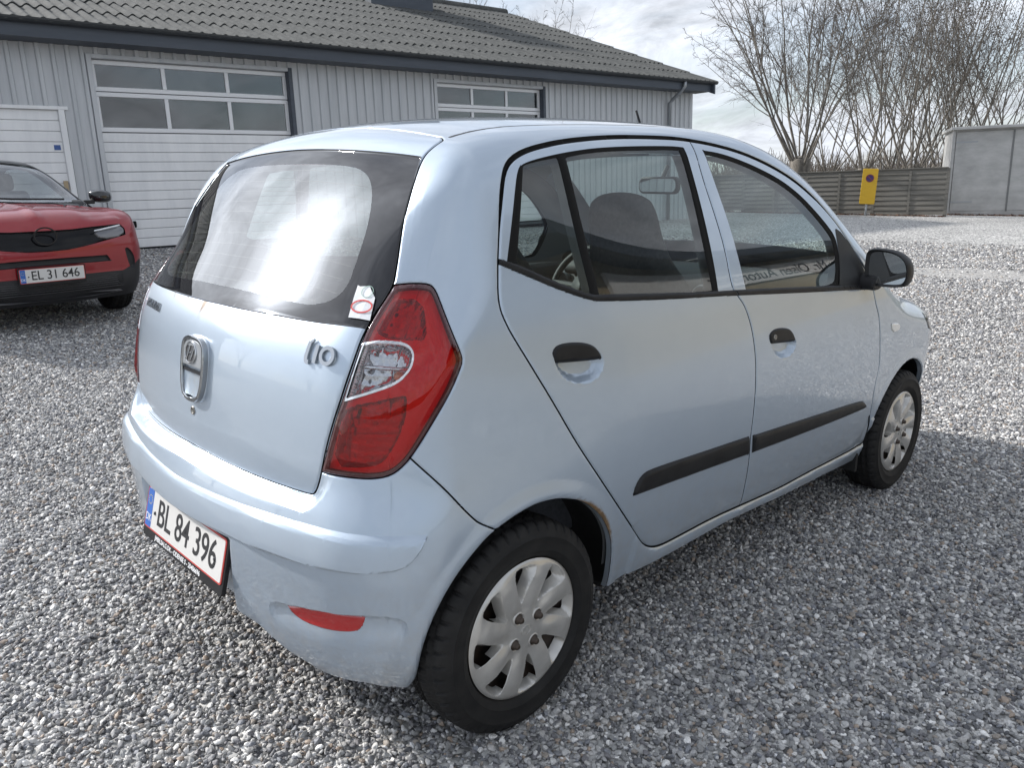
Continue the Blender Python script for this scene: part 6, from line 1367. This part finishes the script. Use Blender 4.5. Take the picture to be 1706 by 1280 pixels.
def pollard(name,label,pos,seed,th,tr_,nb,bl,spread,group,n1=16,n2=6,up=.10,cones=False,lean=None,tw=.010,rz=0):
    rng=np.random.default_rng(seed); root=empty(name); root.location=pos; root.rotation_euler=(0,0,rz); tag(root,label,'tree',group)
    T=Tubes(); tp=np.array([[0,0,-.3],[0.02,0,.15],[.0,.03,.5*th],[.03,0,.8*th],[.0,.02,th],[.02,0,th+.12]]); rad=[1.25,1.0,.92,1.05,1.25,.8]
    ph=np.linspace(0,2*np.pi,17)[:-1]
    V=[];F=[]
    for i,(c,rr_) in enumerate(zip(tp,rad)):
        for a in ph: V.append(c+[tr_*rr_*math.cos(a)*(1+.12*math.sin(3*a+i)),tr_*rr_*math.sin(a)*(1+.12*math.cos(2*a+i)),.04*math.sin(2*a)])
    for i in range(len(tp)-1):
        for k in range(16): F.append((i*16+k,i*16+(k+1)%16,(i+1)*16+(k+1)%16,(i+1)*16+k))
    F.append(tuple((len(tp)-1)*16+k for k in range(16)))
    mesh_obj('trunk',V,F,M_bark,root,True)
    C2=Tubes(); cn=[] if cones else None
    for i in range(nb):
        a=2*math.pi*i/nb+rng.uniform(-.25,.25); e=rng.uniform(*spread); d=np.array([math.cos(a)*math.cos(e),math.sin(a)*math.cos(e),math.sin(e)])
        if lean is not None: d=d+np.array(lean)
        p0=np.array([tr_*.7*math.cos(a),tr_*.7*math.sin(a),th*rng.uniform(.85,1.05)]); L=bl*rng.uniform(.75,1.15); r0=tr_*rng.uniform(.09,.18)
        path=grow(rng,p0,d,L,9,up*(.6+.8*rng.random()),.07); T.add(path,r0,r0*.16,6)
        nsub=rng.integers(3,6)
        for s_ in range(nsub):
            f=rng.uniform(.18,.75); k=int(f*9); t=path[k+1]-path[k]; t/=np.linalg.norm(t)
            sub=grow(rng,path[k],side_dir(rng,t,rng.uniform(.3,.7)),L*(1-f)*rng.uniform(.6,1.0),6,up*.5,.09); T.add(sub,r0*.42,r0*.1,4); twigs(C2,rng,sub,L*.17,n1//2,n2,tw,.02,cn)
        twigs(C2,rng,path,L*.20,n1,n2,tw,.02,cn,lo=.3)
    b=T.build('branches',M_bark,root); C2.build('crown',M_twig,root)
    if cn:
        P=np.array(cn); n=len(P); o=np.array([[1,0,0],[-.5,.8,0],[-.5,-.8,0],[0,0,1.3],[0,0,-1.3]])*.022
        V=(P[:,None]+o).reshape(-1,3); f=np.array([[0,1,3],[1,2,3],[2,0,3],[1,0,4],[2,1,4],[0,2,4]]); Fc=(np.arange(n)[:,None,None]*5+f).reshape(-1,3)
        c=mesh_obj('cones',V,np.ascontiguousarray(Fc),mat('dark_cone',(.05,.04,.033),.9),root,False); tag(c,kind='stuff')
    return root
def tree_at(px,D): P=at_dist(px,D); return (P[0],P[1],gz(P[0],P[1]))
def copy_root(src,pos,rz,sc,label=None):
    c=copy_tree(src,None); c.location=pos; c.rotation_euler=(0,0,rz); c.scale=(sc,)*3
    if label: c['label']=label
    return c
WG='bare pollarded trees behind the fence'
pollard('pollard_tree','broad pollarded tree with fanned bare limbs at the fence end',tree_at((1332,300),26.6),8,1.55,.25,14,6.6,(.45,1.35),None,n1=20,n2=7,up=.045,tw=.0075)
alab='slender bare multi-stemmed tree with small dark cones behind the fence'
A=pollard('alder_tree',alab,tree_at((1520,300),31.0),21,1.35,.22,9,8.6,(.95,1.45),WG,n1=9,n2=3,up=.03,cones=True,tw=.0075)
Bt=pollard('alder_tree',alab,tree_at((1600,300),32.5),34,1.2,.20,8,9.2,(1.0,1.48),WG,n1=9,n2=3,up=.03,cones=True,tw=.0075)
Ct=pollard('pollard_tree','young bare pollard with steep thin limbs behind the fence',tree_at((1438,300),30.0),45,1.3,.20,10,6.8,(.7,1.4),WG,n1=9,n2=3,up=.05,tw=.0075)
for src,px,D,rz,sc in ((A,1565,34,1.9,1.0),(Bt,1475,35,2.7,1.0),(A,1655,34,3.6,.95),(Bt,1700,31,4.4,.85),(Ct,1490,32,1.1,.95),(Ct,1380,34,2.3,.9),(Ct,1600,30.2,4.0,.85),(Ct,1545,43,3.0,1.0)):
    copy_root(src,tree_at((px,300),D),rz,sc)
# one bare crown shows above the garage roof
pb=at_dist((885,60),34); r0=pollard('birch_tree','thin bare tree top rising behind the garage roof',(pb[0],pb[1],.2),77,3.2,.13,7,6.6,(1.0,1.5),None,n1=14,n2=5,up=.05,tw=.008)
# trees round the rest of the yard, mirrored in the car
for src,x,y,rz,sc in ((A,-19,24,1.0,.85),(Ct,-24,17,2.0,1.0)): copy_root(src,(x,y,gz(x,y)),rz,sc,{'alder_tree':'slender bare tree with dark cones at the open rear of the yard'}.get(src.name.split('.')[0],'young bare pollard at the open rear of the yard'))
# far brushwood closing the view between the trunks
def brush():
    rng=np.random.default_rng(5); T=Tubes()
    for i in range(620):
        px=rng.uniform(1180,1790); D=rng.uniform(52,75); P=at_dist((px,300),D); z=gz(P[0],P[1])-.1; h=rng.uniform(1.6,3.6)
        for j in range(9): T.add(grow(rng,(P[0]+rng.normal(0,.7),P[1]+rng.normal(0,.7),z),(rng.normal(0,.35),rng.normal(0,.35),1),h*rng.uniform(.6,1.1),3,.02,.18),.035,.012,3)
    o=T.build('far_brushwood',mat('far_brush',(.16,.135,.115),.95),None); tag(o,'grey-brown winter brushwood far beyond the fence','brushwood',kind='stuff')
brush()
